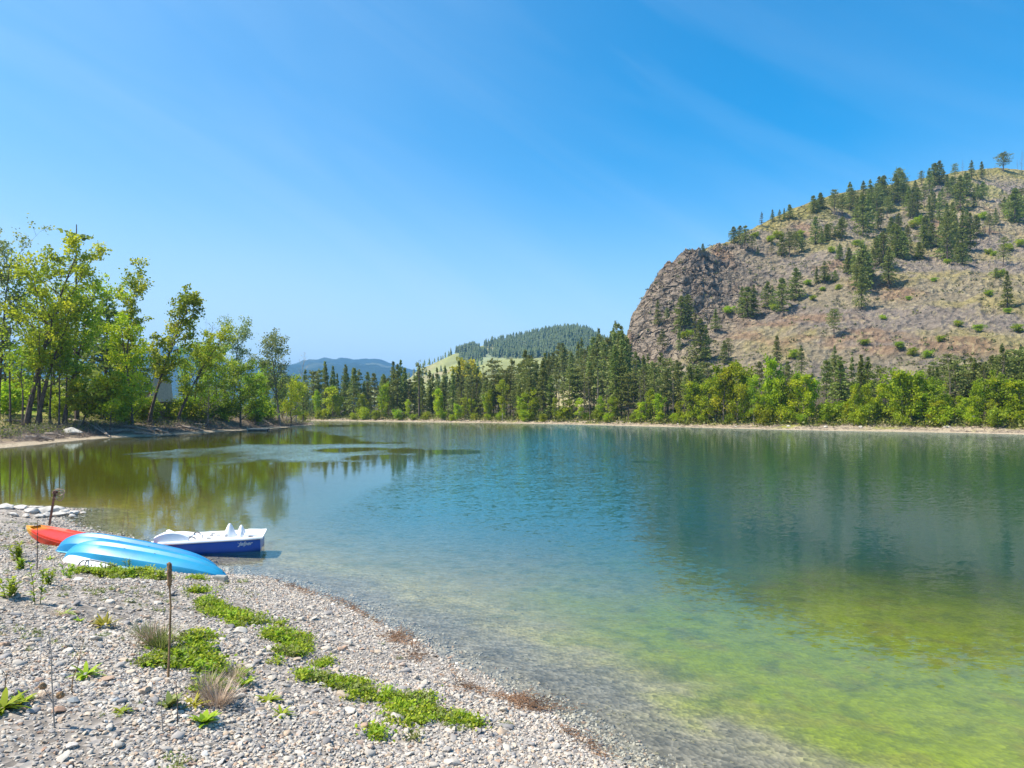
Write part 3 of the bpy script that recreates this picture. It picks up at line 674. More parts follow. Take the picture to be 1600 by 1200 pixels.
BUSH = [branchy(220 + i, 3.0, (0.2, 0), 1.5, 0.1, 9, 4, 34, 0.26, 0.34, 0.06, 0.9, 'oval', [M_spring, M_mid, M_cotton][i % 3], M_bark_grey, stems=2) for i in range(4)]
BARE = [branchy(230 + i, 9.0, (0.3, 0), 1.3, 0.25, 16, 5, 0, 0.2, 0.3, 0.10, 0.9, 'cone', None, M_dead) for i in range(3)]

# ------------------------------------------------------------------ forest along the far shore
def shoreY(px):
    xs = [p[0] for p in far_px]; ys = [F * CH / (p[1] - HY) for p in far_px]
    return float(np.interp(px, xs, ys))
ENV_X = [470, 485, 517, 535, 552, 580, 600, 621, 640, 680, 700, 715, 735, 768, 795, 825, 850, 870, 900, 930, 945, 970, 985, 1000, 1040, 1090, 1150, 1210, 1250, 1300, 1345, 1400, 1440, 1470, 1500, 1560, 1600, 1700]
ENV_Y = [592, 585, 570, 583, 573, 585, 586, 569, 585, 580, 584, 572, 578, 566, 575, 556, 560, 549, 545, 528, 520, 508, 535, 560, 562, 568, 572, 562, 566, 568, 560, 582, 578, 566, 556, 548, 545, 540]
r = np.random.default_rng(11)
centre_n = 0
forest = []
def add_conifer(px, d, top, kinds, grp, lab, rr=r, big=True):
    Y = shoreY(px) + d; X = (px - HX) / F * Y; z = g1(X, Y)
    top_z = CH + (HY - top) / F * Y; h = top_z - z
    if h < 3.5: return
    h = min(h, 26)
    if grp == GA:
        for lim_, a_, b_ in ((565, 'conifers of the far shore next to the point', 'dark conifer of the far shore just right of the point'), (652, 'conifers of the far shore below the blue mountain', 'pointed conifer of the far shore below the right half of the blue mountain'),
                             (745, 'conifers of the far shore right of the dark spire', 'conifer of the far shore just right of the half-bare dark spire'), (2000, 'conifers of the far shore below the wooded hilltop', 'conifer of the far shore directly below the wooded hilltop')):
            if px < lim_: grp, lab = a_, b_; break
    lst = kinds[rr.integers(0, len(kinds))]; ms = lst[rr.integers(0, len(lst))]
    conifer_later('conifer_tree', ms, (X, Y, z - 0.1), h / 12, rr.uniform(0, 6.28), rr.uniform(0.75, 1.15) * (12 / h) ** 0.3, lab, grp)
GA = 'conifers along the far shore below the open hill'
# front to back rows: (px range, count, distance behind the water, top offset)
def row(x0, x1, n, d0, d1, off0, off1, kinds, grp, lab):
    for i in range(n):
        px = x0 + (x1 - x0) * (i + r.uniform(0, 1)) / n
        add_conifer(px, r.uniform(d0, d1), float(np.interp(px, ENV_X, ENV_Y)) + r.uniform(off0, off1) - 14, kinds, grp, lab)
GA = 'conifers along the far shore below the open hill'; LA = 'dark conifer in the tall stand on the far shore'
GB = 'conifers rising to the foot of the cliff'; LB = 'conifer in the stand climbing towards the left end of the cliff'
GC = 'conifers on the far shore below the cliff'; LC = 'bare-stemmed conifer on the far shore straight below the rock dome'
row(472, 700, 34, 9, 20, 6, 36, [FIRS, PINES, FIRS], GA, LA)
row(472, 700, 20, 22, 50, 0, 16, [FIRS, FIRS], GA, LA)
row(700, 860, 30, 8, 18, 12, 46, [PINES, PINES, FIRS, LARCH], GA, LA)
row(700, 860, 18, 22, 55, 0, 22, [PINES, FIRS, THIN], GA, LA)
row(860, 985, 16, 8, 16, 35, 75, [PINES, FIRS, THIN], 'conifers at the water below the pale grass slope', 'conifer at the water in front of the pale open grass slope')
row(925, 985, 18, 20, 60, 15, 60, [FIRS, PINES], GB, LB)
row(855, 985, 32, 75, 120, 0, 26, [FIRS, PINES, FIRS], 'conifers on the rise above the pale grass slope', 'conifer on the wooded rise above the pale open grass slope')
row(985, 1130, 28, 8, 22, 5, 50, [PINES, FIRS, PINES, THIN], GC, LC)
row(985, 1130, 12, 24, 44, 0, 22, [PINES, FIRS], GC, LC)
GC = 'conifers behind the middle groves of the far shore'; LC = 'conifer between and behind the two bright green groves below the scree'
row(1130, 1400, 20, 14, 26, 4, 40, [FIRS, PINES], GC, LC)
GC = 'conifers at the right end of the far shore'; LC = 'dark conifer in the thick stand rising behind the right-hand bright grove'
row(1400, 1620, 26, 12, 20, 10, 45, [FIRS, PINES, FIRS], GC, LC)
row(1440, 1640, 22, 22, 32, 0, 30, [FIRS, PINES], GC, LC)
# tall pairs that stand out
for (px, top, k, lab) in [(1313, 556, FIRS[1], 'broad dark green fir standing alone on the shore between the bright green groves'),
                          (1345, 552, FIRS[3], 'tall narrow fir, left one of two side by side right of the broad shore fir'),
                          (1356, 556, FIRS[2], 'tall narrow fir, right one of two side by side right of the broad shore fir'),
                          (621, 568, FIRS[4], 'tallest pointed fir left of the dark snag on the far shore'),
                          (970, 508, FIRS[2], 'tall dark fir whose tip touches the left end of the cliff')]:
    Y = shoreY(px) + (10 if px != 970 else 70); X = (px - HX) / F * Y; z = g1(X, Y); h = CH + (HY - top) / F * Y - z
    place('conifer_tree', k, (X, Y, z - 0.1), h / 12, 1.0, 1.25 if px == 1313 else 0.85, lab)
px, top = 655, 562; Y = shoreY(px) + 9; X = (px - HX) / F * Y; z = g1(X, Y); h = CH + (HY - top) / F * Y - z
snag = conifer(171, 12, 1.6, 0.35, 330, 0.5, 0.5, 0.0, mat=M_fir, size=0.6, trunk_r=0.24)
place('conifer_tree', snag, (X, Y, z), h / 12, 0.4, 1.0, 'dark half-bare spire with stiff flat branches above the far shore forest')
# deciduous trees at the far shore: (px, base offset, top, width factor, kind)
dec = [(495, 617, SPRING, 1.0), (520, 614, SPRING, 1.3), (533, 622, SPRING, 1.1), (563, 613, SPRING, 0.9), (573, 624, ASPEN, .9), (600, 598, SPRING, .8), (637, 624, ASPEN, .9), (685, 608, SPRING, .9), (690, 622, ASPEN, .8),
       (715, 628, SPRING, 1.1), (727, 624, SPRING, 1.1), (738, 630, SPRING, 1), (765, 606, SPRING, .8), (762, 620, SPRING, 1.0), (785, 606, ASPEN, .9), (815, 628, SPRING, 1), (826, 616, SPRING, 1.2), (836, 618, SPRING, 1.2), (866, 620, ASPEN, 1),
       (890, 620, ASPEN, 1.4), (905, 628, ASPEN, 1.3), (938, 622, SPRING, .9), (955, 616, SPRING, .8), (1016, 612, SPRING, .9), (1030, 620, SPRING, 1), (1003, 634, SPRING, 1.2), (1060, 628, SPRING, .8), (1062, 640, SPRING, .8),
       (1085, 606, SPRING, 1.2), (1107, 602, SPRING, 1.1), (1095, 625, SPRING, 1.2), (1118, 590, ASPEN, .9), (1130, 578, SPRING, 1.2), (1140, 590, SPRING, 1.1), (1152, 580, SPRING, 1.1), (1163, 592, SPRING, 1), (1178, 600, ASPEN, 1.1),
       (1190, 610, SPRING, 1), (1206, 580, SPRING, .9), (1213, 583, SPRING, 1.0), (1205, 605, SPRING, 1.2), (1228, 600, SPRING, 1), (1245, 584, SPRING, 1.2), (1255, 590, SPRING, 1.2), (1265, 602, SPRING, .9),
       (1308, 640, SPRING, .7), (1324, 628, SPRING, .7), (1336, 600, SPRING, .8), (1352, 600, SPRING, .8), (1385, 600, SPRING, 1.3), (1398, 592, ASPEN, 1.2), (1412, 572, SPRING, 1.1), (1425, 590, SPRING, 1.2), (1436, 574, ASPEN, 1.0),
       (1450, 592, SPRING, 1.2), (1463, 600, ASPEN, 1.2), (1405, 625, SPRING, 1.3), (1440, 622, SPRING, 1.2), (1465, 630, SPRING, 1.2), (1480, 615, ASPEN, 1.0), (1497, 618, SPRING, 1.1), (1510, 620, ASPEN, 1.2), (1528, 602, SPRING, 1.1),
       (1545, 600, SPRING, 1.2), (1560, 598, ASPEN, 1.3), (1580, 605, ASPEN, 1.3), (1597, 590, SPRING, 1.3), (1590, 625, SPRING, 1.2), (1550, 630, ASPEN, 1.3), (1625, 600, SPRING, 1.3), (1655, 595, ASPEN, 1.3)]
for i, (px, top, lst, w) in enumerate(dec):
    d = 5.5 + r.uniform(0, 3) if px > 1000 else 5 + r.uniform(0, 4)
    Y = shoreY(px) + d; X = (px - HX) / F * Y; z = g1(X, Y); h = CH + (HY - top) / F * Y - z
    ms = lst[r.integers(0, len(lst))]
    if px < 655: g_, l_ = 'bright trees at the water left of the dark spire', 'small bright green broadleaf tree at the water left of the half-bare spire'
    elif px < 985: g_, l_ = 'bright green trees at the water below the open hill', 'small bright green broadleaf tree on the far shore in front of dark conifers'
    elif px < 1110: g_, l_ = 'light green trees below the foot of the cliff', 'light green broadleaf tree on the shore under the foot of the cliff'
    elif px < 1280: g_, l_ = 'bright green grove left of the broad shore fir', 'yellow-green broadleaf tree in the grove below the cliff, left of the broad shore fir'
    else: g_, l_ = 'bright green grove right of the broad shore fir', 'yellow-green broadleaf tree in the grove right of the broad shore fir'
    h *= r.uniform(0.88, 1.24)
    place('broadleaf_tree', ms, (X, Y, z - 0.05), h / 9.6, r.uniform(0, 6.28), w * r.uniform(0.66, 0.9) * (9.6 / max(h, 3)) ** 0.25, l_, 'tree', g_)
for i in range(46):                                     # low shrubs at the forest edge
    px = 480 + 1130 * (i + r.uniform(0, 1)) / 46; Y = shoreY(px) + r.uniform(4.5, 9); X = (px - HX) / F * Y
    place('shrub', BUSH[r.integers(0, 4)], (X, Y, g1(X, Y) - 0.1), r.uniform(0.45, 1.0), r.uniform(0, 6), 1.1, 'low green shrub at the edge of the far shore forest', 'shrub', 'shrubs at the edge of the far shore forest')
for i in range(26):                                     # leafless trees in the stand
    px = [700, 745, 790, 860, 900, 912, 922, 950, 1000, 1024, 1050, 1078, 1195, 1222, 1290, 1370, 1484, 1540, 1565, 640, 610, 575, 1010, 880, 935, 1110][i]
    Y = shoreY(px) + r.uniform(7, 13); X = (px - HX) / F * Y
    place('bare_tree', BARE[r.integers(0, 3)], (X, Y, g1(X, Y) - 0.1), r.uniform(0.7, 1.25), r.uniform(0, 6), 0.9, 'leafless grey tree among the living trees of the far shore forest', 'tree', 'bare trees in the far shore forest')

# ------------------------------------------------------------------ trees on the rocky hill
FIR1 = [joined(m_, 'conifer') for m_ in FIRS]; PINE1 = [joined(m_, 'pine') for m_ in PINES]; THIN1 = [joined(m_, 'thin_pine') for m_ in THIN]
LARCH1 = [joined(m_, 'yellow_conifer') for m_ in LARCH]
BUSH1 = [joined(m_, 'bush') for m_ in BUSH]
FAT1 = [joined(conifer(180 + i, 12, 3.0, 0.02, 2600, 0.7, 0.15, 0.1, mat=M_fir, size=0.62), 'broad_conifer') for i in range(3)]
A = [(575,333,50),(617,318,45),(645,312,40),(663,308,40),(685,303,50),(777,280,60),(803,265,55),(345,437,30),(465,400,60),(490,420,80),(510,430,90),(540,440,60),(560,447,32),(615,445,52),
     (655,450,70),(685,458,92),(705,445,80),(730,432,60),(785,405,100),(830,392,62),(885,382,70),(170,725,95),(188,850,100),(262,742,125),(287,722,110),(252,822,78),(315,792,115),(338,862,150),(357,860,130),(395,745,80),
     (428,872,80),(500,680,100),(520,690,110),(545,685,112),(600,652,92),(655,665,120),(710,620,112),(820,560,80),(790,562,62),(862,552,42),(915,520,82),(965,658,150),(958,600,140),(985,540,100),(1010,500,72),(1045,482,112),(1070,580,140),
     (880,468,62),(1105,452,112),(1130,462,72),(1190,463,62),(1240,412,82),(1215,382,82),(1535,655,130),(1490,550,45),(635,880,110),(860,900,90),(730,920,110),(445,850,70),(205,720,60)]
B = [(10,530,110),(185,600,170),(240,545,200),(265,560,150),(340,740,300),(385,690,250),(400,500,180),(345,480,150),(450,560,200),(470,480,180),(500,490,200),(530,600,150),(600,480,200),(620,450,210),(650,400,140),(700,560,180),(730,600,220),(770,570,190),(800,350,100),
     (860,400,170),(900,350,160),(940,345,170),(970,335,105),(1060,300,110),(1190,300,130),(1270,292,120),(940,620,200),(1000,450,150),(1040,420,130),(1100,545,250),(1150,430,160),(1210,520,140),(1280,455,125),(860,622,150),(900,560,140),
     (480,700,160),(560,725,120),(620,690,110),(1000,760,250),(1040,700,200),(1050,850,300),(1000,955,380),(1080,965,180),(1120,865,290),(1180,862,270),(1150,800,240),(1230,745,150),(1330,735,150),(1380,655,120),(1450,560,110),(1530,640,250),(1570,600,200),
     (590,885,220),(650,915,190),(690,835,160),(440,985,210),(500,1000,270),(545,1150,290),(330,1150,330),(385,1095,210),(230,1040,180),(470,960,180),(830,835,180),(870,840,130),(160,925,105),(60,785,120),(20,805,115),(180,745,135),(90,750,90),
     (300,640,190),(560,560,150),(820,520,150),(960,520,140),(420,620,160),(680,480,130),(750,450,130),(880,480,120),(1080,460,120),(1140,340,90),(1000,340,70)]
r9 = np.random.default_rng(99)
B = B + [(a + r9.uniform(-45, 45), b + r9.uniform(-35, 35), h * r9.uniform(0.55, 0.9)) for a, b, h in B if r9.uniform() < 0.45 and b > 430]
GH = 'conifers scattered over the rocky hillside'; LH = 'dark green conifer rooted among scree and grass on the rocky hillside'
GT = 'conifers on the skyline of the rocky hill'; LT = 'small dark conifer standing on the skyline of the rocky hill'
hill_trees = [(960 + a * .4, 220 + b * .4, h * .4) for a, b, h in A] + [(1280 + a * .2, 220 + b * .2, h * .2) for a, b, h in B]
def put_hill(px, py, h, mesh, w, label, group, kind='conifer_tree', H=12.0, cat='tree'):
    p = hpt(px, py); hh = h * p.y / F
    if kind == 'conifer_tree': return conifer_later(kind, mesh, (p.x, p.y, p.z - 0.03 * hh), hh / H * 1.05, r.uniform(0, 6.28), w, label, group)
    return one(kind, mesh, (p.x, p.y, p.z - 0.03 * hh), hh / H * 1.05, r.uniform(0, 6.28), w, label, cat, group)
for i, (px, py, h) in enumerate(hill_trees):
    top_ = py - h < float(np.interp((px - HX) / F, US, CY)) + 1
    q = r.uniform()
    mesh = (FAT1[i % 3] if q < 0.30 else FIR1[i % 5] if q < 0.68 else PINE1[i % 5] if q < 0.92 else LARCH1[i % 2])
    w = r.uniform(1.15, 1.6) * (15 / max(10, h)) ** 0.15; h = h * 1.08
    if top_ and px < 1300: g_, l_ = 'conifers on the lower left skyline of the rocky hill', 'small conifer standing on the skyline above the rock dome'
    elif top_: g_, l_ = 'conifers on the upper skyline of the rocky hill', 'small conifer in the ragged row along the upper skyline of the hill'
    elif px < 1145 and py > 470: g_, l_ = 'conifers at the foot of the cliff', 'dark conifer in the column climbing the gully at the foot of the rock dome'
    elif px < 1290 and py > 440: g_, l_ = 'conifers on the ledge below the rock dome', 'dark conifer in the short line on the slope just right of the rock dome'
    elif px < 1290: g_, l_ = 'conifers on the grassy shelf above the rock dome', 'dark conifer clustered on the grassy shelf above the rock dome'
    elif px > 1460 and py > 370: g_, l_ = 'conifers in the dark clump on the upper scree', 'tall dark conifer in the dense clump on the upper right scree'
    elif py < 372: g_, l_ = 'conifers in the open wood near the hilltop', 'conifer in the open wood on the grassy upper slope below the skyline'
    else: g_, l_ = 'conifers down the middle of the scree slope', 'dark conifer standing on bare scree in the middle of the hillside'
    put_hill(px, py, h, mesh, w, l_, g_)
for (px, py, h, me_, w, lab) in [(1568, 268, 29, PINE1[1], 1.9, 'lone spreading pine on the skyline near the top of the hill'), (1568, 417, 45, PINE1[3], 0.9, 'slender bare-stemmed pine with a flat top high on the scree slope'),
                                 (1303, 528, 44, PINE1[1], 1.2, 'solitary open-crowned pine in the middle of the lower scree slope'), (1304, 336, 38, PINE1[3], 1.1, 'round-topped pine with a bare stem at the skyline, first right of the two small ones'),
                                 (1404, 290, 24, PINE1[1], 1.5, 'broad-topped pine highest in the clump on the skyline')]:
    put_hill(px, py, h, me_, w, lab, None, 'pine_tree')
BARE1 = [m_[0] for m_ in BARE]
for (px, py, h) in [(1590, 264, 16), (1596, 268, 32), (1504, 272, 22), (1524, 428, 30), (1400, 536, 26), (1552, 502, 30), (1180, 558, 22), (1173, 560, 20)]:
    put_hill(px, py, h, BARE1[r.integers(0, 3)], 0.9, 'thin leafless dead tree standing on the rocky hillside', 'dead trees on the rocky hillside', 'dead_tree', 9.0)
for i, (px, py, h, k) in enumerate([(1205, 378, 8, 0), (1215, 374, 9, 0), (1435, 352, 10, 0), (1428, 356, 9, 0), (1442, 350, 8, 0), (1585, 344, 14, 0), (1590, 332, 12, 0), (1534, 343, 8, 2), (1543, 398, 7, 0), (1552, 400, 6, 0), (1250, 371, 8, 1), (1180, 372, 7, 0),
        (1245, 375, 7, 0), (1435, 404, 8, 2), (1262, 446, 7, 1), (1210, 485, 8, 0), (1140, 492, 10, 0), (1070, 530, 10, 0), (1078, 524, 7, 0), (1545, 464, 8, 1), (1290, 440, 8, 1), (1360, 430, 6, 2), (1560, 435, 10, 1), (1575, 490, 7, 1), (1497, 510, 7, 0), (1530, 518, 9, 1),
        (1350, 540, 8, 1), (1405, 545, 9, 1), (1240, 560, 10, 2), (1590, 520, 10, 1), (1595, 385, 9, 0), (1575, 392, 9, 2), (1480, 412, 6, 0), (1385, 418, 6, 1), (1310, 452, 6, 2), (1270, 470, 6, 1), (1340, 385, 8, 1), (1300, 395, 7, 2), (1460, 440, 5, 1), (1420, 470, 5, 1), (1380, 500, 6, 2), (1470, 535, 8, 1), (1450, 560, 10, 1), (1425, 556, 9, 2), (1285, 455, 5, 1)]):
    l_, g_ = ('green bush on or below the rock dome at the left end of the hill', 'bushes round the rock dome') if px < 1290 else ('green bush on the upper half of the scree slope', 'bushes on the upper scree') if py < 450 else ('green bush on the lower half of the scree slope', 'bushes on the lower scree')
    put_hill(px, py, h, BUSH1[k], 1.5, l_, g_, 'bush', 3.0, 'bush')
# tiny shrubs and grass tufts that nobody could count
n = 2600; u_ = r.uniform(0.17, 0.8, n); yc_ = np.interp(u_, US, YC); Y_ = 135 + (yc_ - 135) * r.uniform(0.1, 0.99, n); z_ = hill(u_, Y_); X_ = u_ * Y_
k_ = (fbm(X_ * 0.05, Y_ * 0.05, 3, 120) + r.normal(0, 0.2, n) > 0.02) & (z_ > ground(X_, Y_))
c_ = np.repeat(np.stack([X_, Y_, z_ + 0.25], 1)[k_], 10, 0); c_ = c_ + r.normal(0, 1, c_.shape) * np.array([0.5, 0.5, 0.2])
v, f, t = leaf_quads(c_, 0.55, r, ratio=0.5)
M_scrub = leafmat('scrub_leaves', (0.07, 0.085, 0.03), (0.13, 0.14, 0.045), 0.2, (0.24, 0.22, 0.08))
setp(link('hillside_scrub', mesh_np('hillside_scrub', v, f, [M_scrub], attrs={'tint': t})), 'sparse low scrub and grass tufts dotted over the rocky hillside', 'scrub', kind='stuff')

# ------------------------------------------------------------------ wood on the grassy hill
mpx = HX + F * mU; mpy = HY - F * (mZ - CH) / mY
rr_ = np.random.default_rng(5); V = []; Fc = []; TT = []; cnt = 0
def tiny_tree(x, y, z, h, r_):
    """three ragged tiers of needles on a stem"""
    vs = []; fs = []
    for k_t in range(3):
        zb, zt = h * (0.12 + 0.27 * k_t), h * (0.55 + 0.225 * k_t); R_ = h * (0.22 - 0.055 * k_t); n0 = len(vs); m_ = 6; a0 = r_.uniform(0, 6)
        for j in range(m_):
            a = a0 + j * 2 * math.pi / m_; q = R_ * r_.uniform(0.6, 1.25); vs.append((x + q * math.cos(a), y + q * math.sin(a), z + zb - r_.uniform(0, 0.06) * h))
        vs.append((x, y, z + zt)); fs += [(n0 + j, n0 + (j + 1) % m_, n0 + m_) for j in range(m_)]
    return vs, fs
ii = rr_.integers(0, mX.shape[0] - 14, 30000); jj = rr_.integers(0, mX.shape[1] - 1, 30000)
single = []
for i, j in zip(ii, jj):
    px, py, t = mpx[i, j], mpy[i, j], mT[i, j]
    if px < 630 or px > 1010 or t > 1.25: continue
    lim = np.interp(px, [745, 757, 770, 790, 830, 870, 900, 925, 960], [532, 556, 560, 562, 562, 560, 560, 566, 575])
    in_wood = px > 757 and py < lim and not (abs(px - 765) < 6 and rr_.uniform() < 0.8)
    in_clump = ((px - 732) / 22) ** 2 + ((py - 556) / 13) ** 2 < 1
    pr = 0.42 if in_wood else 0.5 if in_clump else 0.02 if (px < 760 and rr_.uniform() < 0.3) else 0.0
    if rr_.uniform() > pr: continue
    fx, fy = rr_.uniform(0, 1, 2)
    P = [a_[i, j] * (1 - fx) * (1 - fy) + a_[i + 1, j] * (1 - fx) * fy + a_[i, j + 1] * fx * (1 - fy) + a_[i + 1, j + 1] * fx * fy for a_ in (mX, mY, mZ)]
    h = rr_.uniform(9, 15)
    if not in_wood and not in_clump: single.append((P, h)); continue
    vs, fs = tiny_tree(*P, h, rr_); n0 = len(V); V += vs; Fc += [(a + n0, b + n0, c + n0) for a, b, c in fs]; TT += [rr_.uniform(0.1, 0.7)] * len(vs); cnt += 1
setp(link('hill_forest', mesh_np('hill_forest', np.array(V), np.array(Fc), [M_farfir], attrs={'tint': TT})), 'dense dark conifer wood covering the top of the grassy hill', 'wood', kind='stuff')
for (px_, k) in [(640, 3), (655, 3), (668, 2), (684, 2), (692, 2), (700, 2), (725, 3), (740, 2), (750, 3), (760, 2), (713, 2)]:
    j = int(np.argmin(np.abs(mpx[88] - px_)))
    for q in range(k):
        i = 89 - rr_.integers(0, 5); single.append(((mX[i, j] + rr_.normal(0, 6), mY[i, j], mZ[i, j] - 0.5), rr_.uniform(9, 15)))
TINY = []
for k in range(4):
    vs, fs = tiny_tree(0, 0, 0, 12, rr_); TINY.append(mesh_np('far_conifer', np.array(vs), np.array(fs), [M_fir], attrs={'tint': [0.3] * len(vs)}))
for i, (P, h) in enumerate(single[:60]):
    conifer_later('conifer_tree', TINY[i % 4], P, h / 12, rr_.uniform(0, 6), rr_.uniform(0.9, 1.2), 'small far conifer dotted on the grassy left flank of the green hill', 'far conifers on the grassy hill')
p_ = [(736, 583, 22), (722, 590, 16), (741, 577, 12)]
for (px, py, w_) in p_[:1]:
    Y = 300; X = (px - HX) / F * Y; z = 8.0
    YB = branchy(333, 9, (0, 0), 4.2, 0.1, 14, 5, 40, 0.7, 0.7, 0.12, 0.8, 'oval', M_yel, M_bark_grey, stems=3)
    h = CH + (HY - 573) / F * Y - g1(X, Y)
    place('blossoming_tree', YB, (X, Y, g1(X, Y)), h / 9.0, 0, 0.8, 'bright yellow tree showing between conifers below the grassy hill')
# ------------------------------------------------------------------ left bank
def bankpt(px, py): return gpt(px, py, 40, 300)
def lb(kind, px, by, top_px, top_py, label, Y=None, cat='tree', group=None, **k):
    """a tree whose foot is at photo (px, by) and whose tip is at (top_px, top_py)"""
    if Y is None: p = bankpt(px, by)
    else: X = (px - HX) / F * Y; p = Vector((X, Y, g1(X, Y)))
    H = CH + (HY - top_py) / F * p.y - p.z
    lean = ((top_px - px) / F * p.y, 0.0)
    ms = branchy(H=H, lean=lean, **k)
    return place(kind, ms, (p.x, p.y, p.z), 1, 0, 1, label, cat, group)
lb('cottonwood_tree', 40, 669, 138, 382, 'tall leaning cottonwood with bright green crown and grey foot nearest the water', seed=301, spread=4.6, first=0.30, nprim=24, nsec=7, leaves=40, leaf=0.29, clump=0.34, trunk_r=0.32, shape='oval', mat=M_cotton, wob=0.35, tmean=0.6)
lb('cottonwood_tree', 57, 669, 120, 470, 'second cottonwood trunk leaning right beside the tallest one', seed=302, spread=3.6, first=0.30, nprim=18, nsec=6, leaves=36, leaf=0.29, clump=0.37, trunk_r=0.28, shape='oval', mat=M_cotton, wob=0.3, tmean=0.5)
lb('cottonwood_tree', 62, 655, 60, 430, 'green cottonwood behind the tall leaning pair', Y=84, seed=303, spread=4.2, first=0.35, nprim=16, nsec=6, leaves=36, leaf=0.29, clump=0.41, trunk_r=0.28, mat=M_mid, tmean=0.6)
lb('cottonwood_tree', -4, 655, 18, 388, 'pale thinly leaved tree at the left edge of the picture', Y=82, seed=304, spread=3.6, first=0.42, nprim=18, nsec=6, leaves=29, leaf=0.3, clump=0.41, trunk_r=0.26, shape='fan', mat=M_grey, tmean=0.5)
lb('cottonwood_tree', -45, 655, -35, 400, 'pale green tree just outside the left edge', Y=80, seed=324, spread=4.0, first=0.3, nprim=16, nsec=6, leaves=34, leaf=0.3, clump=0.41, trunk_r=0.26, shape='oval', mat=M_grey)
lb('cottonwood_tree', 100, 655, 148, 455, 'full dark green cottonwood under the broken spire', Y=82, seed=305, spread=4.4, first=0.28, nprim=20, nsec=6, leaves=42, leaf=0.29, clump=0.41, trunk_r=0.25, mat=M_mid, tmean=0.55)
lb('cottonwood_tree', 30, 640, 35, 560, 'slim dark-stemmed tree with few leaves at the far left', Y=95, seed=306, spread=2.4, first=0.5, nprim=8, nsec=5, leaves=34, leaf=0.3, clump=0.41, trunk_r=0.2, mat=M_mid)
lb('willow_tree', 127, 669, 150, 605, 'low spreading bright lime green tree on a crooked stem beside the boulder', seed=307, spread=3.1, first=0.38, nprim=18, nsec=7, leaves=40, leaf=0.3, clump=0.27, trunk_r=0.13, shape='fan', up=0.35, mat=M_spring, wob=0.2, tmean=0.7)
lb('willow_tree', 172, 662, 178, 590, 'lime green small tree behind the crooked low one', Y=80, seed=327, spread=2.6, first=0.25, nprim=14, nsec=6, leaves=40, leaf=0.32, clump=0.33, trunk_r=0.12, shape='oval', up=0.6, mat=M_spring, tmean=0.75)
lb('cottonwood_tree', 189, 660, 212, 440, 'slender cottonwood with a feathery twiggy top and yellow-green lower crown', seed=308, spread=2.7, first=0.26, nprim=22, nsec=6, leaves=39, leaf=0.32, clump=0.31, trunk_r=0.22, shape='fan', up=1.35, mat=M_cotton, wob=0.2, tmean=0.65)
lb('cottonwood_tree', 207, 655, 196, 500, 'yellow-green tree just right of the feathery-topped cottonwood', Y=88, seed=309, spread=3.4, first=0.1, nprim=20, nsec=6, leaves=39, leaf=0.28, clump=0.37, trunk_r=0.2, mat=M_spring, tmean=0.65)
lb('cottonwood_tree', 232, 652, 300, 462, 'slanting cottonwood with a narrow wind-swept top', Y=92, seed=310, spread=3.0, first=0.3, nprim=20, nsec=6, leaves=39, leaf=0.33, clump=0.33, trunk_r=0.24, shape='oval', up=1.2, mat=M_cotton, wob=0.15, tmean=0.5, sweep=0.25)
lb('cottonwood_tree', 214, 650, 222, 540, 'broad green tree behind the pale cabin', Y=100, seed=311, spread=3.4, first=0.15, nprim=16, nsec=6, leaves=39, leaf=0.28, clump=0.41, trunk_r=0.2, mat=M_cotton, tmean=0.55)
lb('cottonwood_tree', 276, 652, 345, 525, 'leaning green tree on the cut bank right of the cabin', Y=97, seed=312, spread=3.9, first=0.22, nprim=20, nsec=6, leaves=43, leaf=0.28, clump=0.37, trunk_r=0.22, up=1.1, mat=M_cotton, tmean=0.45, sweep=0.2)
lb('cottonwood_tree', 300, 652, 318, 545, 'mid green tree behind the leaning one on the cut bank', Y=104, seed=313, spread=3.4, first=0.1, nprim=16, nsec=6, leaves=35, leaf=0.28, clump=0.41, trunk_r=0.2, mat=M_mid, tmean=0.7)
lb('cottonwood_tree', 365, 650, 372, 520, 'tall pale twiggy cottonwood behind the dark green one', Y=125, seed=314, spread=4.4, first=0.25, nprim=22, nsec=6, leaves=34, leaf=0.28, clump=0.41, trunk_r=0.24, shape='fan', up=1.2, mat=M_grey, tmean=0.3)
lb('cottonwood_tree', 376, 657, 374, 575, 'rounded dark green tree bending over the water at the dock', Y=108, seed=315, spread=3.9, first=0.12, nprim=20, nsec=7, leaves=40, leaf=0.28, clump=0.39, trunk_r=0.2, up=0.7, mat=M_mid, tmean=0.35)
lb('cottonwood_tree', 398, 655, 396, 590, 'small dark green tree right of the rounded one', Y=114, seed=325, spread=2.8, first=0.15, nprim=14, nsec=6, leaves=35, leaf=0.28, clump=0.37, trunk_r=0.15, up=0.8, mat=M_mid, tmean=0.5)
lb('cottonwood_tree', 437, 655, 424, 528, 'straight pale-stemmed cottonwood with a thin grey-green top', Y=122, seed=316, spread=3.8, first=0.2, nprim=22, nsec=6, leaves=39, leaf=0.28, clump=0.41, trunk_r=0.24, shape='oval', up=1.2, mat=M_grey, bmat=M_bark_grey, tmean=0.35)
lb('cottonwood_tree', 420, 655, 410, 570, 'light green tree left of the straight pale-stemmed one', Y=126, seed=317, spread=3.4, first=0.12, nprim=16, nsec=6, leaves=43, leaf=0.28, clump=0.41, trunk_r=0.18, mat=M_cotton, tmean=0.6)
lb('cottonwood_tree', 455, 658, 452, 590, 'yellow-green small tree near the tip of the point', Y=132, seed=318, spread=3.0, first=0.1, nprim=14, nsec=6, leaves=39, leaf=0.28, clump=0.41, trunk_r=0.15, mat=M_cotton, tmean=0.75)
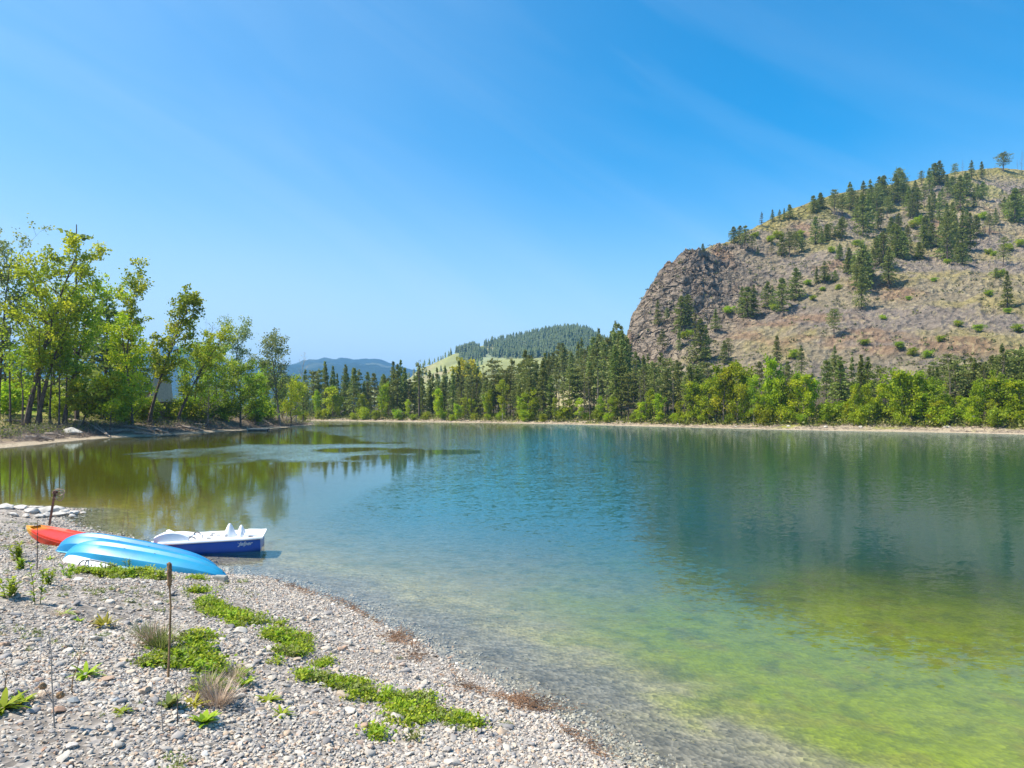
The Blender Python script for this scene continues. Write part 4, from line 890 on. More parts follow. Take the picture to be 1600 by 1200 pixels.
lb('cottonwood_tree', 440, 658, 468, 600, 'low green tree at the very end of the point', Y=136, seed=319, spread=2.6, first=0.1, nprim=12, nsec=6, leaves=39, leaf=0.28, clump=0.37, trunk_r=0.12, mat=M_cotton, tmean=0.55)
lb('bare_tree', 462, 657, 474, 548, 'thin leafless pale trunk rising above the point', Y=138, seed=320, spread=1.6, first=0.4, nprim=14, nsec=5, leaves=0, trunk_r=0.13, bmat=M_bark_pale, up=1.3)
lb('bare_tree', 448, 657, 445, 556, 'second leafless thin tree above the point, left of the pale one', Y=135, seed=321, spread=1.5, first=0.4, nprim=12, nsec=5, leaves=0, trunk_r=0.10, bmat=M_bark_pale, up=1.3)
lb('bare_tree', 312, 655, 335, 505, 'bare crooked branches showing above the leaning green tree', Y=112, seed=322, spread=3.0, first=0.45, nprim=16, nsec=6, leaves=0, trunk_r=0.18, bmat=M_dead, up=1.0)
lb('bare_tree', 325, 655, 318, 600, 'grey leafless thicket tree on the cut bank', Y=101, seed=323, spread=2.6, first=0.15, nprim=18, nsec=6, leaves=0, trunk_r=0.14, bmat=M_dead, up=0.8)
lb('cottonwood_tree', 338, 655, 340, 548, 'light green tree between the leaning tree and the dark rounded one', Y=118, seed=326, spread=3.6, first=0.12, nprim=18, nsec=6, leaves=43, leaf=0.28, clump=0.41, trunk_r=0.2, mat=M_cotton, tmean=0.65)
# conifers behind the left bank
def lc(px, Y, top, ms, w, label, group=None, kind='conifer_tree'):
    X = (px - HX) / F * Y; z = g1(X, Y); h = CH + (HY - top) / F * Y - z
    if group: conifer_later(kind, ms, (X, Y, z - 0.1), h / 12, px * 0.37, w, label, group)
    else: place(kind, ms, (X, Y, z - 0.1), h / 12, px * 0.37, w, label, 'tree', group)
lc(121, 88, 346, conifer(401, 12, 1.25, 0.2, 260, 0.4, 0.55, 0.05, mat=M_fir, size=0.4, trunk_r=0.13), 1.0, 'tall conifer with a dead bare spire rising over the left trees')
lc(165, 100, 462, conifer(402, 12, 2.4, 0.05, 2600, 0.55, 0.15, mat=M_fir, size=0.5), 1.25, 'dense dark conifer behind the lime green willow')
lc(148, 104, 480, conifer(403, 12, 2.2, 0.05, 2400, 0.55, 0.15, mat=M_fir, size=0.5), 1.2, 'dark conifer half hidden behind the full green cottonwood')
for i, (px, Y, top) in enumerate([(-30, 120, 480), (8, 118, 500), (52, 112, 505), (84, 114, 480), (245, 125, 545), (290, 140, 570), (205, 118, 560), (415, 150, 590), (462, 150, 592), (474, 158, 600), (350, 145, 590), (180, 112, 520), (105, 118, 500), (325, 160, 585), (390, 155, 588), (440, 160, 592)]):
    lc(px, Y, top, (FIRS + PINES)[(i * 3) % 10], 1.1, 'dark conifer standing in shade behind the left bank trees', 'conifers behind the left bank trees')
for i, (px, Y) in enumerate([(35, 76), (92, 78), (104, 80), (16, 78), (78, 82)]):
    X = (px - HX) / F * Y
    ms = branchy(430 + i, 9 + i, (0.4 * (i % 3 - 1), 0), 1.8, 0.5, 9, 4, 12, 0.28, 0.4, 0.14, 0.9, 'oval', M_mid, M_bark_dark)
    place('slim_tree', ms, (X, Y, g1(X, Y)), 1, i, 1, 'slim dark stem with few leaves among the left bank cottonwoods', 'tree', 'slim dark stems on the left bank')
for i, (px, py, s, k) in enumerate([(175, 664, 0.9, 0), (215, 662, 1.0, 1), (262, 660, 0.9, 2), (300, 660, 0.8, 0), (345, 658, 0.9, 1), (390, 660, 0.8, 1), (470, 657, 0.8, 2), (8, 650, 1.2, 0), (25, 640, 1.1, 0), (85, 655, 0.8, 2), (150, 655, 1.1, 1), (232, 655, 1.1, 2), (410, 655, 1.0, 2), (330, 655, 1.1, 3), (195, 655, 1.2, 3), (60, 645, 1.1, 1), (280, 655, 1.0, 3)]):
    p = bankpt(px, py); place('shrub', BUSH[k], (p.x, p.y + 1.5, g1(p.x, p.y + 1.5) - 0.1), s, i * 1.3, 1.2, 'leafy shrub in the undergrowth of the left bank', 'shrub', 'shrubs of the left bank undergrowth')
p = bankpt(240, 652); place('red_shrub', branchy(440, 1.7, (0, 0), 1.3, 0.1, 9, 5, 26, 0.2, 0.3, 0.05, 0.7, 'oval', M_red, M_bark_dark, stems=3), (p.x, p.y, p.z), 1, 0, 1, 'dark red leaved shrub in front of the pale cabin', 'shrub')

# ------------------------------------------------------------------ conifers: the largest 285 as things, the rest one object
def gn_instances(name, pts, rot, scl, idx, objs, kind='stuff', label=None, cat=None, parent=None, extra=None):
    """points that carry a rotation, a scale and the number of the mesh they show"""
    me = bpy.data.meshes.new(name); me.vertices.add(len(pts)); me.vertices.foreach_set('co', np.asarray(pts, np.float32).ravel())
    for nm, ty, arr, key in (('rot', 'FLOAT_VECTOR', rot, 'vector'), ('scl', 'FLOAT_VECTOR', scl, 'vector'), ('idx', 'INT', idx, 'value'), ('shade', 'FLOAT', extra if extra is not None else np.full(len(pts), 0.5), 'value')):
        a = me.attributes.new(nm, ty, 'POINT'); a.data.foreach_set(key, np.asarray(arr, np.int32 if ty == 'INT' else np.float32).ravel())
    coll = bpy.data.collections.new(name + '_shapes')
    for o_ in objs: coll.objects.link(o_)
    o = link(name, me, parent); ng = bpy.data.node_groups.new(name + '_scatter', 'GeometryNodeTree')
    ng.interface.new_socket('Geometry', in_out='INPUT', socket_type='NodeSocketGeometry'); ng.interface.new_socket('Geometry', in_out='OUTPUT', socket_type='NodeSocketGeometry')
    n = ng.nodes; gi = n.new('NodeGroupInput'); go = n.new('NodeGroupOutput'); ip = n.new('GeometryNodeInstanceOnPoints'); ci = n.new('GeometryNodeCollectionInfo')
    ci.inputs['Collection'].default_value = coll; ci.inputs['Separate Children'].default_value = True; ci.inputs['Reset Children'].default_value = True
    def na(nm, ty):
        q = n.new('GeometryNodeInputNamedAttribute'); q.data_type = ty; q.inputs['Name'].default_value = nm; return q.outputs['Attribute']
    ip.inputs['Pick Instance'].default_value = True
    l = ng.links; l.new(gi.outputs[0], ip.inputs['Points']); l.new(ci.outputs[0], ip.inputs['Instance']); l.new(na('idx', 'INT'), ip.inputs['Instance Index'])
    er = n.new('FunctionNodeEulerToRotation'); l.new(na('rot', 'FLOAT_VECTOR'), er.inputs[0]); l.new(er.outputs[0], ip.inputs['Rotation']); l.new(na('scl', 'FLOAT_VECTOR'), ip.inputs['Scale'])
    l.new(ip.outputs[0], go.inputs[0])
    md = o.modifiers.new('scatter', 'NODES'); md.node_group = ng
    return setp(o, label, cat, kind=kind)
CON.sort(key=lambda q: -q[0])
for (hpx, kind, data, loc, s_, rz_, w_, lab, grp) in CON[:285]:
    if isinstance(data, tuple): place(kind, data, loc, s_, rz_, w_, lab, 'tree', grp)
    else: one(kind, data, loc, s_, rz_, w_, lab, 'tree', grp)
uniq = []; key = {}
def whole(data):
    k = id(data[1]) if isinstance(data, tuple) else id(data)
    if k not in key:
        me = joined(data, 'far_conifer_shape') if isinstance(data, tuple) else data
        key[k] = len(uniq); uniq.append(bpy.data.objects.new('far_conifer_shape_%03d' % len(uniq), me))
    return key[k]
rest_ = CON[285:]
gn_instances('background_conifers', [q[3] for q in rest_], [(0, 0, q[5]) for q in rest_], [(q[4] * q[6], q[4] * q[6], q[4]) for q in rest_], [whole(q[2]) for q in rest_], uniq,
             'stuff', 'the many smaller conifers filling the far woods behind the nearer ones', 'trees')

# cabin
M_roof = simple('pale_roof', (0.60, 0.50, 0.44), 0.8, 0.12, 3); M_wall = simple('cabin_boards', (0.26, 0.17, 0.12), 0.85, 0.2, 4); M_glass = simple('dark_glass', (0.03, 0.035, 0.04), 0.1, 0.1, 2); M_trim = simple('white_trim', (0.7, 0.68, 0.64), 0.6, 0.05, 4)
Y = 99.0; X = (249 - HX) / F * Y; z = g1(X, Y); cab = setp(empty('cabin', (X, Y, z), -0.75), 'small cabin with a steep pale roof half hidden behind the left bank trees', 'cabin'); cab.scale = (0.5, 0.6, 1)
ht_top = CH + (HY - 592) / F * Y - z; ev = CH + (HY - 623) / F * Y - z
mb = MB(); mb.box((0, 0, ev / 2 - 0.5), (3.4, 4.4, ev + 1)); mb.add([(-1.7, -2.2, ev), (1.7, -2.2, ev), (0, -2.2, ht_top - 0.3), (-1.7, 2.2, ev), (1.7, 2.2, ev), (0, 2.2, ht_top - 0.3)], [(0, 1, 2), (3, 5, 4), (0, 3, 4, 1)]); mb.build('wall', M_wall, cab)
mb = MB()
mb.add([(-2.0, -2.6, ev - 0.35), (0, -1.2, ht_top), (0, 2.6, ht_top), (-2.0, 2.6, ev - 0.35), (-2.0, -2.6, ev - 0.47), (0, -1.2, ht_top - 0.12), (0, 2.6, ht_top - 0.12), (-2.0, 2.6, ev - 0.47)], [(0, 1, 2, 3), (7, 6, 5, 4), (0, 4, 5, 1), (3, 2, 6, 7), (0, 3, 7, 4)])
mb.add([(2.0, -2.6, ev - 0.35), (0, -1.2, ht_top), (0, 2.6, ht_top), (2.0, 2.6, ev - 0.35), (2.0, -2.6, ev - 0.47), (0, -1.2, ht_top - 0.12), (0, 2.6, ht_top - 0.12), (2.0, 2.6, ev - 0.47)], [(3, 2, 1, 0), (4, 5, 6, 7), (1, 5, 4, 0), (7, 6, 2, 3), (4, 7, 3, 0)])
mb.add([(-2.0, -2.6, ev - 0.35), (2.0, -2.6, ev - 0.35), (0, -1.2, ht_top)], [(0, 1, 2)])
mb.build('roof', M_roof, cab)
for sx in (-0.8, 0.8):
    mb = MB(); mb.box((sx, -2.22, ev - 1.0), (0.8, 0.06, 0.9)); w_ = mb.build('window', M_trim, cab); mb = MB(); mb.box((sx, -2.262, ev - 1.0), (0.66, 0.03, 0.76)); mb.build('pane', M_glass, w_)

# boulder, dock, driftwood on the left bank
M_boulder = simple('pale_boulder_stone', (0.55, 0.50, 0.42), 0.9, 0.15, 2.5, bump=0.5, bscale=6)
def rock_mesh(seed, sub=2, flat=0.7, rough=0.22, name='stone', cuts=5):
    bm = bmesh.new(); bmesh.ops.create_icosphere(bm, subdivisions=sub, radius=0.5); rr = random.Random(seed)
    pl = []
    for _ in range(cuts):
        nv = Vector((rr.uniform(-1, 1), rr.uniform(-1, 1), rr.uniform(-0.6, 1))).normalized(); pl.append((nv, rr.uniform(0.27, 0.42)))
    ph = [rr.uniform(0, 6) for _ in range(6)]
    for v_ in bm.verts:
        c = v_.co
        for nv, d_ in pl:
            k = c.dot(nv) - d_
            if k > 0: c = c - nv * k * 0.9
        k = 1 + rough * (math.sin(c.x * 9 + ph[0]) * math.sin(c.y * 8 + ph[1]) + 0.6 * math.sin(c.z * 13 + ph[2]) * math.sin(c.x * 15 + ph[3]))* 0.5
        v_.co = Vector((c.x * k * (1 + 0.2 * math.sin(ph[4])), c.y * k, c.z * k * flat))
    me = bpy.data.meshes.new(name); bm.to_mesh(me); bm.free()
    me.polygons.foreach_set('use_smooth', [True] * len(me.polygons)); me.set_sharp_from_angle(angle=math.radians(38)); return me
p = bankpt(114, 679); me = rock_mesh(5, 3, 0.62, 0.12, 'boulder', 7); me.materials.append(M_boulder)
setp(link('boulder', me, None, (p.x, p.y, p.z + 0.32), (0, 0, 0.3), (1.75, 1.3, 1.5)), 'large pale boulder on the sloping left shore', 'boulder')
M_plank = simple('weathered_planks', (0.42, 0.38, 0.33), 0.85, 0.2, 5); M_float = simple('dock_float', (0.10, 0.09, 0.08), 0.8, 0.2, 4)
Xd, Yd = wpt(404, 673); dock = setp(empty('floating_dock', (Xd, Yd, 0), 0.05), 'small weathered wooden dock platform floating at the left bank', 'dock')
for k in range(11):
    mb = MB(); mb.box((-1.35 + k * 0.27, 0, 0.33), (0.25, 1.7, 0.05)); mb.build('plank', M_plank, dock)
for s_ in (-1, 1):
    mb = MB(); mb.box((0, s_ * 0.7, 0.215), (2.9, 0.14, 0.17)); mb.build('beam', M_plank, dock)
    mb = MB(); mb.box((0, s_ * 0.45, 0.03), (2.6, 0.4, 0.2)); mb.build('float', M_float, dock)
mb = MB(); mb.box((-1.3, -0.88, 0.1), (0.12, 0.1, 0.9)); mb.build('post', M_plank, dock)
rr_ = random.Random(3)
M_drift = simple('driftwood', (0.26, 0.21, 0.17), 0.95, 0.3, 3, bump=0.5, bscale=8)
logs = [((105, 657), (170, 683)), ((130, 662), (172, 684)), ((167, 678), (210, 675)), ((192, 668), (238, 676)), ((234, 674), (262, 677)), ((240, 672), (272, 680)), ((285, 668), (318, 675)), ((40, 686), (85, 690)), ((385, 654), (420, 664)), ((70, 680), (100, 684)), ((5, 660), (45, 664)), ((300, 664), (340, 668)), ((210, 678), (245, 682))]
for (a, b) in logs:
    p, q = bankpt(*a), bankpt(*b); rad = rr_.uniform(0.12, 0.22); mb = MB(); m_ = p.lerp(q, 0.5) + Vector((rr_.uniform(-.2, .2), rr_.uniform(-.2, .2), 0.05))
    m_.z = max(m_.z, g1(m_.x, m_.y) + 0.1)
    c0 = p.copy()
    mb.tube([Vector((0, 0, rad)), m_ - c0 + Vector((0, 0, rad)), q - c0 + Vector((0, 0, rad))], [rad, rad * 0.9, rad * 0.5], 7)
    for k in range(3):
        t_ = rr_.uniform(0.2, 0.9); s_ = (q - c0) * t_ + Vector((0, 0, rad)); mb.tube([s_, s_ + Vector((rr_.uniform(-.6, .6), rr_.uniform(-.6, .2), rr_.uniform(0.1, 0.7)))], [rad * 0.35, 0.012], 4)
    setp(mb.build('driftwood_log', M_drift, None, True, c0), 'grey-brown driftwood log lying on the left bank', 'log', 'driftwood logs on the left bank')
# brush, roots and dead sticks that nobody could count
def sticks(name, pts, length, rad, mat, seed, label, up=0.5, cat='brushwood'):
    r = np.random.default_rng(seed); n = len(pts); d = r.normal(size=(n, 3)); d[:, 2] = np.abs(d[:, 2]) * up + (0.02 if up else 0); d /= np.linalg.norm(d, axis=1)[:, None]
    l = length * r.uniform(0.4, 1.4, n); s = np.cross(d, np.array([0, 0, 1.0]) + r.normal(0, 0.3, (n, 3))); s /= np.linalg.norm(s, axis=1)[:, None] + 1e-9; t = np.cross(d, s)
    rd = (rad * r.uniform(0.5, 1.5, n))[:, None]
    A0 = pts; B0 = pts + d * l[:, None] + r.normal(0, 0.05, (n, 3)) * length
    V = np.stack([A0 + s * rd, A0 - s * rd * 0.5 + t * rd * 0.8, A0 - s * rd * 0.5 - t * rd * 0.8, B0 + s * rd * 0.3, B0 - s * rd * 0.2 + t * rd * 0.3, B0 - s * rd * 0.2 - t * rd * 0.3], 1).reshape(-1, 3)
    i = np.arange(n)[:, None] * 6
    Q = np.concatenate([i + np.array([[0, 1, 4, 3]]), i + np.array([[1, 2, 5, 4]]), i + np.array([[2, 0, 3, 5]])])
    return setp(link(name, mesh_np(name, V, Q, [mat])), label, cat, kind='stuff')
r = np.random.default_rng(21)
def along_bank(n, x0, x1, d0, d1, zadd=0.0, noise=True):
    px = r.uniform(x0, x1, n); Yb = np.interp(px, [p_[0] for p_ in bank_px[:-1]], [F * CH / (p_[1] - HY) for p_ in bank_px[:-1]])
    d = r.uniform(d0, d1, n); Y = Yb + d * 1.6; X = (px - HX) / F * Y
    if noise: k = fbm(X * 0.5, Y * 0.5, 3, 130) + r.normal(0, 0.15, n) > -0.05; X, Y = X[k], Y[k]
    return np.stack([X, Y, np.maximum(ground(X, Y), 0) + zadd], 1)
sticks('brushwood', along_bank(11000, 0, 485, 1.8, 9), 0.8, 0.022, M_drift, 31, 'tangled grey brush and roots along the cut left bank')
sticks('dead_branches', along_bank(1500, 60, 480, 1.0, 7), 1.4, 0.035, M_dead, 32, 'dead branches sprawled over the left bank')
P = along_bank(9000, -60, 485, 4, 16); 
v, f, t = leaf_quads(np.repeat(P, 3, 0) + r.normal(0, 0.25, (len(P) * 3, 3)) + np.array([0, 0, 0.18]), 0.22, r, ratio=0.3)
M_under = leafmat('undergrowth_leaves', (0.07, 0.10, 0.02), (0.17, 0.20, 0.035), 0.35, (0.34, 0.31, 0.09))
setp(link('undergrowth', mesh_np('undergrowth', v, f, [M_under], attrs={'tint': t})), 'mixed green and straw undergrowth below the left bank trees', 'undergrowth', kind='stuff')
px = r.uniform(480, 1640, 9000); Ysh = np.array([shoreY(q) for q in px]); Y = Ysh + r.uniform(4, 22, 9000) ; X = (px - HX) / F * Y; P = np.stack([X, Y, ground(X, Y)], 1)
v, f, t = leaf_quads(np.repeat(P, 4, 0) + r.normal(0, 0.4, (len(P) * 4, 3)) + np.array([0, 0, 0.3]), 0.42, r, ratio=0.35)
setp(link('forest_undergrowth', mesh_np('forest_undergrowth', v, f, [M_under], attrs={'tint': t})), 'low green and straw undergrowth under the far shore forest', 'undergrowth', kind='stuff')
px = r.uniform(480, 1640, 2600); Ysh = np.array([shoreY(q) for q in px]); Y = Ysh + r.uniform(1.0, 9, 2600); X = (px - HX) / F * Y; P = np.stack([X, Y, ground(X, Y) + 0.03], 1)
sticks('shore_driftwood', P, 1.0, 0.035, M_drift, 33, 'scattered grey driftwood sticks along the far shoreline', 0.12, 'driftwood')
# pale logs and stones at the far shore that stand out
for i, (px, py, s_) in enumerate([(1568, 663, 1.3), (1290, 668, 0.8), (1150, 667, 0.6), (1480, 668, 0.7), (1060, 663, 0.6), (985, 661, 0.6), (1232, 667, 0.7), (1345, 668, 0.7)]):
    p = gpt(px, py, 60, 260); me = rock_mesh(40 + i, 2, 0.6, 0.15, 'rock'); me.materials.append(M_boulder)
    lab = 'largest pale rock on the far shore at the foot of the right-hand grove' if i == 0 else 'pale rock lying on the strip of the far shore'
    setp(link('shore_rock', me, None, (p.x, p.y, p.z + 0.1 * s_), (0, 0, i), (1.4 * s_, 0.9 * s_, 0.9 * s_)), lab, 'rock', None if i == 0 else 'pale rocks on the far shore')
# the bird
M_bird = simple('dark_feathers', (0.05, 0.045, 0.04), 0.8, 0.2, 5)
bp_ = Vector(((205 - HX) / F * 60, 60, CH + (HY - 413) / F * 60)); bird = setp(empty('bird', bp_, 0.5), 'small dark bird flying in the sky above the left trees', 'bird')
mb = MB(); R_ = []
for t_, w_ in ((-0.14, 0.004), (-0.1, 0.018), (-0.02, 0.035), (0.05, 0.03), (0.09, 0.02), (0.13, 0.004)): R_.append([(t_, w_ * math.cos(a), w_ * math.sin(a)) for a in [k * math.pi / 3 for k in range(6)]])
mb.loft(R_); mb.build('body', M_bird, bird, True)
for s_ in (-1, 1):
    mb = MB(); mb.add([(0.05, s_ * 0.02, 0.01), (-0.05, s_ * 0.02, 0.01), (-0.05, s_ * 0.16, 0.06), (0.04, s_ * 0.16, 0.07), (-0.04, s_ * 0.3, 0.04), (0.05, s_ * 0.02, 0.0), (-0.05, s_ * 0.02, 0.0), (-0.05, s_ * 0.16, 0.052), (0.04, s_ * 0.16, 0.062)],
                      [(0, 1, 2, 3), (3, 2, 4), (5, 8, 7, 6), (8, 4, 7), (0, 3, 8, 5), (1, 6, 7, 2)]); mb.build('wing', M_bird, bird)
# ------------------------------------------------------------------ beach: stones and gravel
m, N, L = nodemat('beach_stone')
oi = N('ShaderNodeObjectInfo'); tc = N('ShaderNodeTexCoord'); nz_ = N('ShaderNodeTexNoise', i_Scale=2.5, i_Detail=4.0); L(tc.outputs['Object'], nz_.inputs['Vector'])
rp = ramp(N, [(0.0, (0.17, 0.16, 0.155)), (0.15, (0.30, 0.28, 0.265)), (0.4, (0.43, 0.385, 0.33)), (0.7, (0.54, 0.485, 0.41)), (0.86, (0.47, 0.37, 0.27)), (0.94, (0.36, 0.23, 0.16)), (1.0, (0.72, 0.68, 0.61))])
L(oi.outputs['Random'], rp.inputs[0])
mr = N('ShaderNodeMapRange', i_1=0.25, i_2=0.75, i_3=0.82, i_4=1.15); L(nz_.outputs[0], mr.inputs[0])
mm = N('ShaderNodeVectorMath', operation='SCALE'); L(rp.outputs[0], mm.inputs[0]); L(mr.outputs[0], mm.inputs['Scale'])
p = N('ShaderNodeBsdfPrincipled', i_Roughness=0.85); p.inputs['Specular IOR Level'].default_value = 0.2; L(mm.outputs[0], p.inputs['Base Color'])
o = N('ShaderNodeOutputMaterial'); L(p.outputs[0], o.inputs[0]); M_stone = m
STONES = []
for k in range(9):
    me = rock_mesh(500 + k, 2 if k < 5 else 1, 0.5 + 0.06 * (k % 4), 0.3, 'stone', 8); me.materials.append(M_stone); STONES.append(me)
r = np.random.default_rng(77)
def beach_points(n, y0, y1, dmin=-0.9, pw=0.5):
    Y = y0 + (y1 - y0) * r.uniform(0, 1, n) ** pw; X = Y * r.uniform(-0.9, 0.36, n); d = sdf(X, Y)
    k = (d > dmin); return X[k], Y[k], d[k]
green = lambda x, y: patch_mask(x, y, green_w) + 0.7 * fbm(x * 2.6, y * 2.6, 3, 140)
# large stones, each its own part of the ground
cand = []
X, Y, D = beach_points(2600, 3.2, 11)
k = (D > 0.3) & (green(X, Y) < 0.15); X, Y, D = X[k], Y[k], D[k]
sz = r.uniform(0.055, 0.105, len(X)) * (1 + 0.5 * (r.uniform(0, 1, len(X)) < 0.08))
show = sz / Y; o_ = np.argsort(-show)
got = []
for i in o_:
    if all((X[i] - a) ** 2 + (Y[i] - b) ** 2 > 0.02 for a, b in got):
        got.append((X[i], Y[i])); s_ = sz[i]
        link('stone', STONES[i % 5], ground_o, (X[i], Y[i], g1(X[i], Y[i]) + 0.012), (r.normal(0, 0.25), r.normal(0, 0.25), r.uniform(0, 6.28)), (s_ * 1.25, s_ * 0.9, s_ * 0.85))
    if len(got) >= 280: break
# the gravel between
P = []; S = []
for (n, y0, y1, s0, s1, pw) in [(32000, 2.6, 7.5, 0.022, 0.05, 0.75), (46000, 2.6, 8, 0.012, 0.026, 0.75), (62000, 7.0, 13.5, 0.02, 0.05, 0.6), (46000, 12, 24, 0.03, 0.07, 0.6)]:
    X, Y, D = beach_points(n, y0, y1, -1.1, pw)
    sandy = fbm(X * 0.55, Y * 0.55, 3, 150)                                      # bare sandy gaps inland
    kk = ((green(X, Y) < 0.35) | (r.uniform(0, 1, len(X)) < 0.6)) & ~((sandy > 0.05) & (D > 1.6) & (r.uniform(0, 1, len(X)) < 0.6)) & (D > -0.6 * r.uniform(0, 1, len(X)))
    kk &= ~((np.abs(X + 0.76 * Y) < 1.2) & (Y > 17) & (Y < 20.5) & (D > 0.5) & (r.uniform(0, 1, len(X)) < 0.8))
    X, Y, D = X[kk], Y[kk], D[kk]; s_ = r.uniform(s0, s1, len(X)) * np.where(r.uniform(0, 1, len(X)) < 0.06, 1.5, 1)
    P.append(np.stack([X, Y, ground(X, Y) + s_ * 0.12], 1)); S.append(s_)
P = np.concatenate(P); S = np.concatenate(S); n = len(P)
rot = np.stack([r.normal(0, 0.35, n), r.normal(0, 0.35, n), r.uniform(0, 6.28, n)], 1); scl = S[:, None] * np.stack([r.uniform(0.9, 1.5, n), r.uniform(0.7, 1.0, n), r.uniform(0.6, 1.0, n)], 1)
peb = [bpy.data.objects.new('pebble_shape_%d' % k, STONES[k]) for k in range(9)]
gn_instances('gravel', P, rot, scl, r.integers(3, 9, n), peb, 'stuff', 'pale grey and tan pebbles covering the near beach', 'gravel')
# darker stones and sunken bits one sees through the shallow water
X, Y, D = beach_points(7000, 3, 22, -3.0, 0.6); X = X + 0; k = (D < -0.3) & (r.uniform(0, 1, len(X)) < 0.5 + 0.5 * (fbm(X * 0.8, Y * 0.8, 3, 152) > 0.1) - 0.3 * np.maximum(-D, 0)); X, Y = X[k], Y[k]; n = len(X); s_ = r.uniform(0.02, 0.055, n)
M_sunk = simple('sunken_stone', (0.24, 0.205, 0.13), 0.9, 0.5, 3); sunk = []
for k in range(4):
    me = STONES[5 + k].copy(); me.materials.clear(); me.materials.append(M_sunk); sunk.append(bpy.data.objects.new('sunken_shape_%d' % k, me))
gn_instances('sunken_stones', np.stack([X, Y, ground(X, Y) + s_ * 0.1], 1), np.stack([0 * X, 0 * X, r.uniform(0, 6.28, n)], 1), s_[:, None] * np.array([1.3, 1.0, 0.6]), r.integers(0, 4, n), sunk, 'stuff', 'dark olive stones on the lake bed in the shallow water', 'stones')
# stones of the little spit
M_spit = simple('spit_stone', (0.50, 0.46, 0.41), 0.9, 0.25, 3, bump=0.4, bscale=10)
for i, (px, py, w_) in enumerate([(8, 799, 30), (30, 797, 26), (48, 800, 28), (55, 795, 22), (74, 797, 34), (72, 803, 22), (88, 795, 26), (92, 801, 24), (101, 797, 22), (108, 799, 16), (116, 797, 18), (113, 802, 14), (130, 797, 9), (-14, 798, 28), (62, 805, 16), (40, 806, 16), (20, 806, 18)]):
    Y = F * (CH - 0.12) / (py - HY); X = (px - HX) / F * Y; z = max(0.0, g1(X, Y)); w = w_ * Y / F
    me = rock_mesh(600 + i, 2, 0.5, 0.25, 'rock', 7); me.materials.append(M_spit)
    setp(link('shore_rock', me, None, (X, Y, z + 0.05), (0, 0, 0.3 * (i % 5) - 0.6), (w, w * 0.75, w * 0.9)), 'pale flat rock in the row lining the small spit behind the orange kayak', 'rock', 'flat rocks lining the small spit')
# odd stones one can pick out
def solo(px, py, w, c, lab, seed, flat=0.7, hgt=0.8):
    p = gpt(px, py); w = w * p.y / F; me = rock_mesh(seed, 2, flat, 0.2, 'rock', 8); me.materials.append(simple('rock_' + str(seed), c, 0.9, 0.15, 9))
    return setp(link('beach_rock', me, None, (p.x, p.y, p.z + w * 0.15), (0, 0, seed), (w, w * 0.8, w * hgt)), lab, 'rock')
solo(152, 1049, 13, (0.15, 0.11, 0.10), 'dark brown angular rock beside a light green weed on the gravel', 701)
solo(539, 1016, 13, (0.42, 0.28, 0.19), 'tan rounded stone alone on the pale pebbles near the waterline', 702)
solo(180, 1100, 18, (0.30, 0.33, 0.35), 'bluish grey smooth rock behind a small green sprout', 703)
solo(115, 1099, 18, (0.22, 0.24, 0.25), 'dark bluish rock at the foot of a thin dry stalk', 704)
solo(29, 1084, 20, (0.18, 0.17, 0.19), 'dark grey rock near the lower left corner', 705)
solo(92, 1081, 12, (0.16, 0.15, 0.17), 'small dark rock just right of the dried thistle heads', 706)
M_block = simple('concrete', (0.33, 0.33, 0.29), 0.9, 0.15, 12, bump=0.4, bscale=60)
p = gpt(345, 908); mb = MB(); w = 20 * p.y / F; mb.box((0, 0, w * 0.18), (w, w * 0.55, w * 0.42)); setp(mb.build('concrete_block', M_block, None, False, (p.x, p.y, p.z), 0.012), 'small grey-green concrete block at the waterline by the right tip of the kayaks', 'block').rotation_euler = (0.03, 0.02, -0.1)

# brown needle and leaf litter washed up at the waterline
wr_px = [(410, 903, .5), (430, 908, .8), (445, 914, .8), (470, 922, 1), (490, 930, .6), (520, 936, .8), (545, 948, .8), (565, 962, .7), (590, 976, 1.3), (605, 985, 1.6), (620, 995, 1.7), (632, 1006, 1.5), (650, 1032, .5), (668, 1045, 1.4), (680, 1052, 1.5), (700, 1058, 1), (712, 1066, 1.2), (730, 1078, 1.2), (752, 1084, 1.0), (790, 1094, 1.2), (812, 1096, 1.6), (828, 1104, 2.0), (842, 1112, 2.0), (856, 1122, 1.7), (880, 1132, 1), (900, 1150, 1), (925, 1172, 1), (945, 1190, 1)]
cs = []
for i in range(len(wr_px) - 1):
    a = gpt(*wr_px[i][:2]); b = gpt(*wr_px[i + 1][:2]); k = int(120 * (wr_px[i][2] ** 2.0) * max(0.25, (a - b).length))
    if k: t_ = r.uniform(0, 1, (k, 1)); cs.append(np.array(a) * (1 - t_) + np.array(b) * t_ + r.normal(0, 0.05 * wr_px[i][2] ** 1.4, (k, 3)))
cs = np.concatenate(cs); cs = cs[fbm(cs[:, 0] * 2.2, cs[:, 1] * 2.2, 3, 170) + r.normal(0, 0.12, len(cs)) > -0.05]; cs = np.repeat(cs, 2, 0) + r.normal(0, 0.04, (len(cs) * 2, 3)); cs[:, 2] = np.maximum(ground(cs[:, 0], cs[:, 1]), 0) + r.uniform(0.01, 0.045, len(cs))
M_litter = simple('brown_litter', (0.26, 0.145, 0.08), 0.9, 0.5, 1.7)
sticks('washed_up_litter', cs, 0.06, 0.004, M_litter, 41, 'reddish brown needles and twigs washed up along the near waterline', 0.25, 'plant litter')

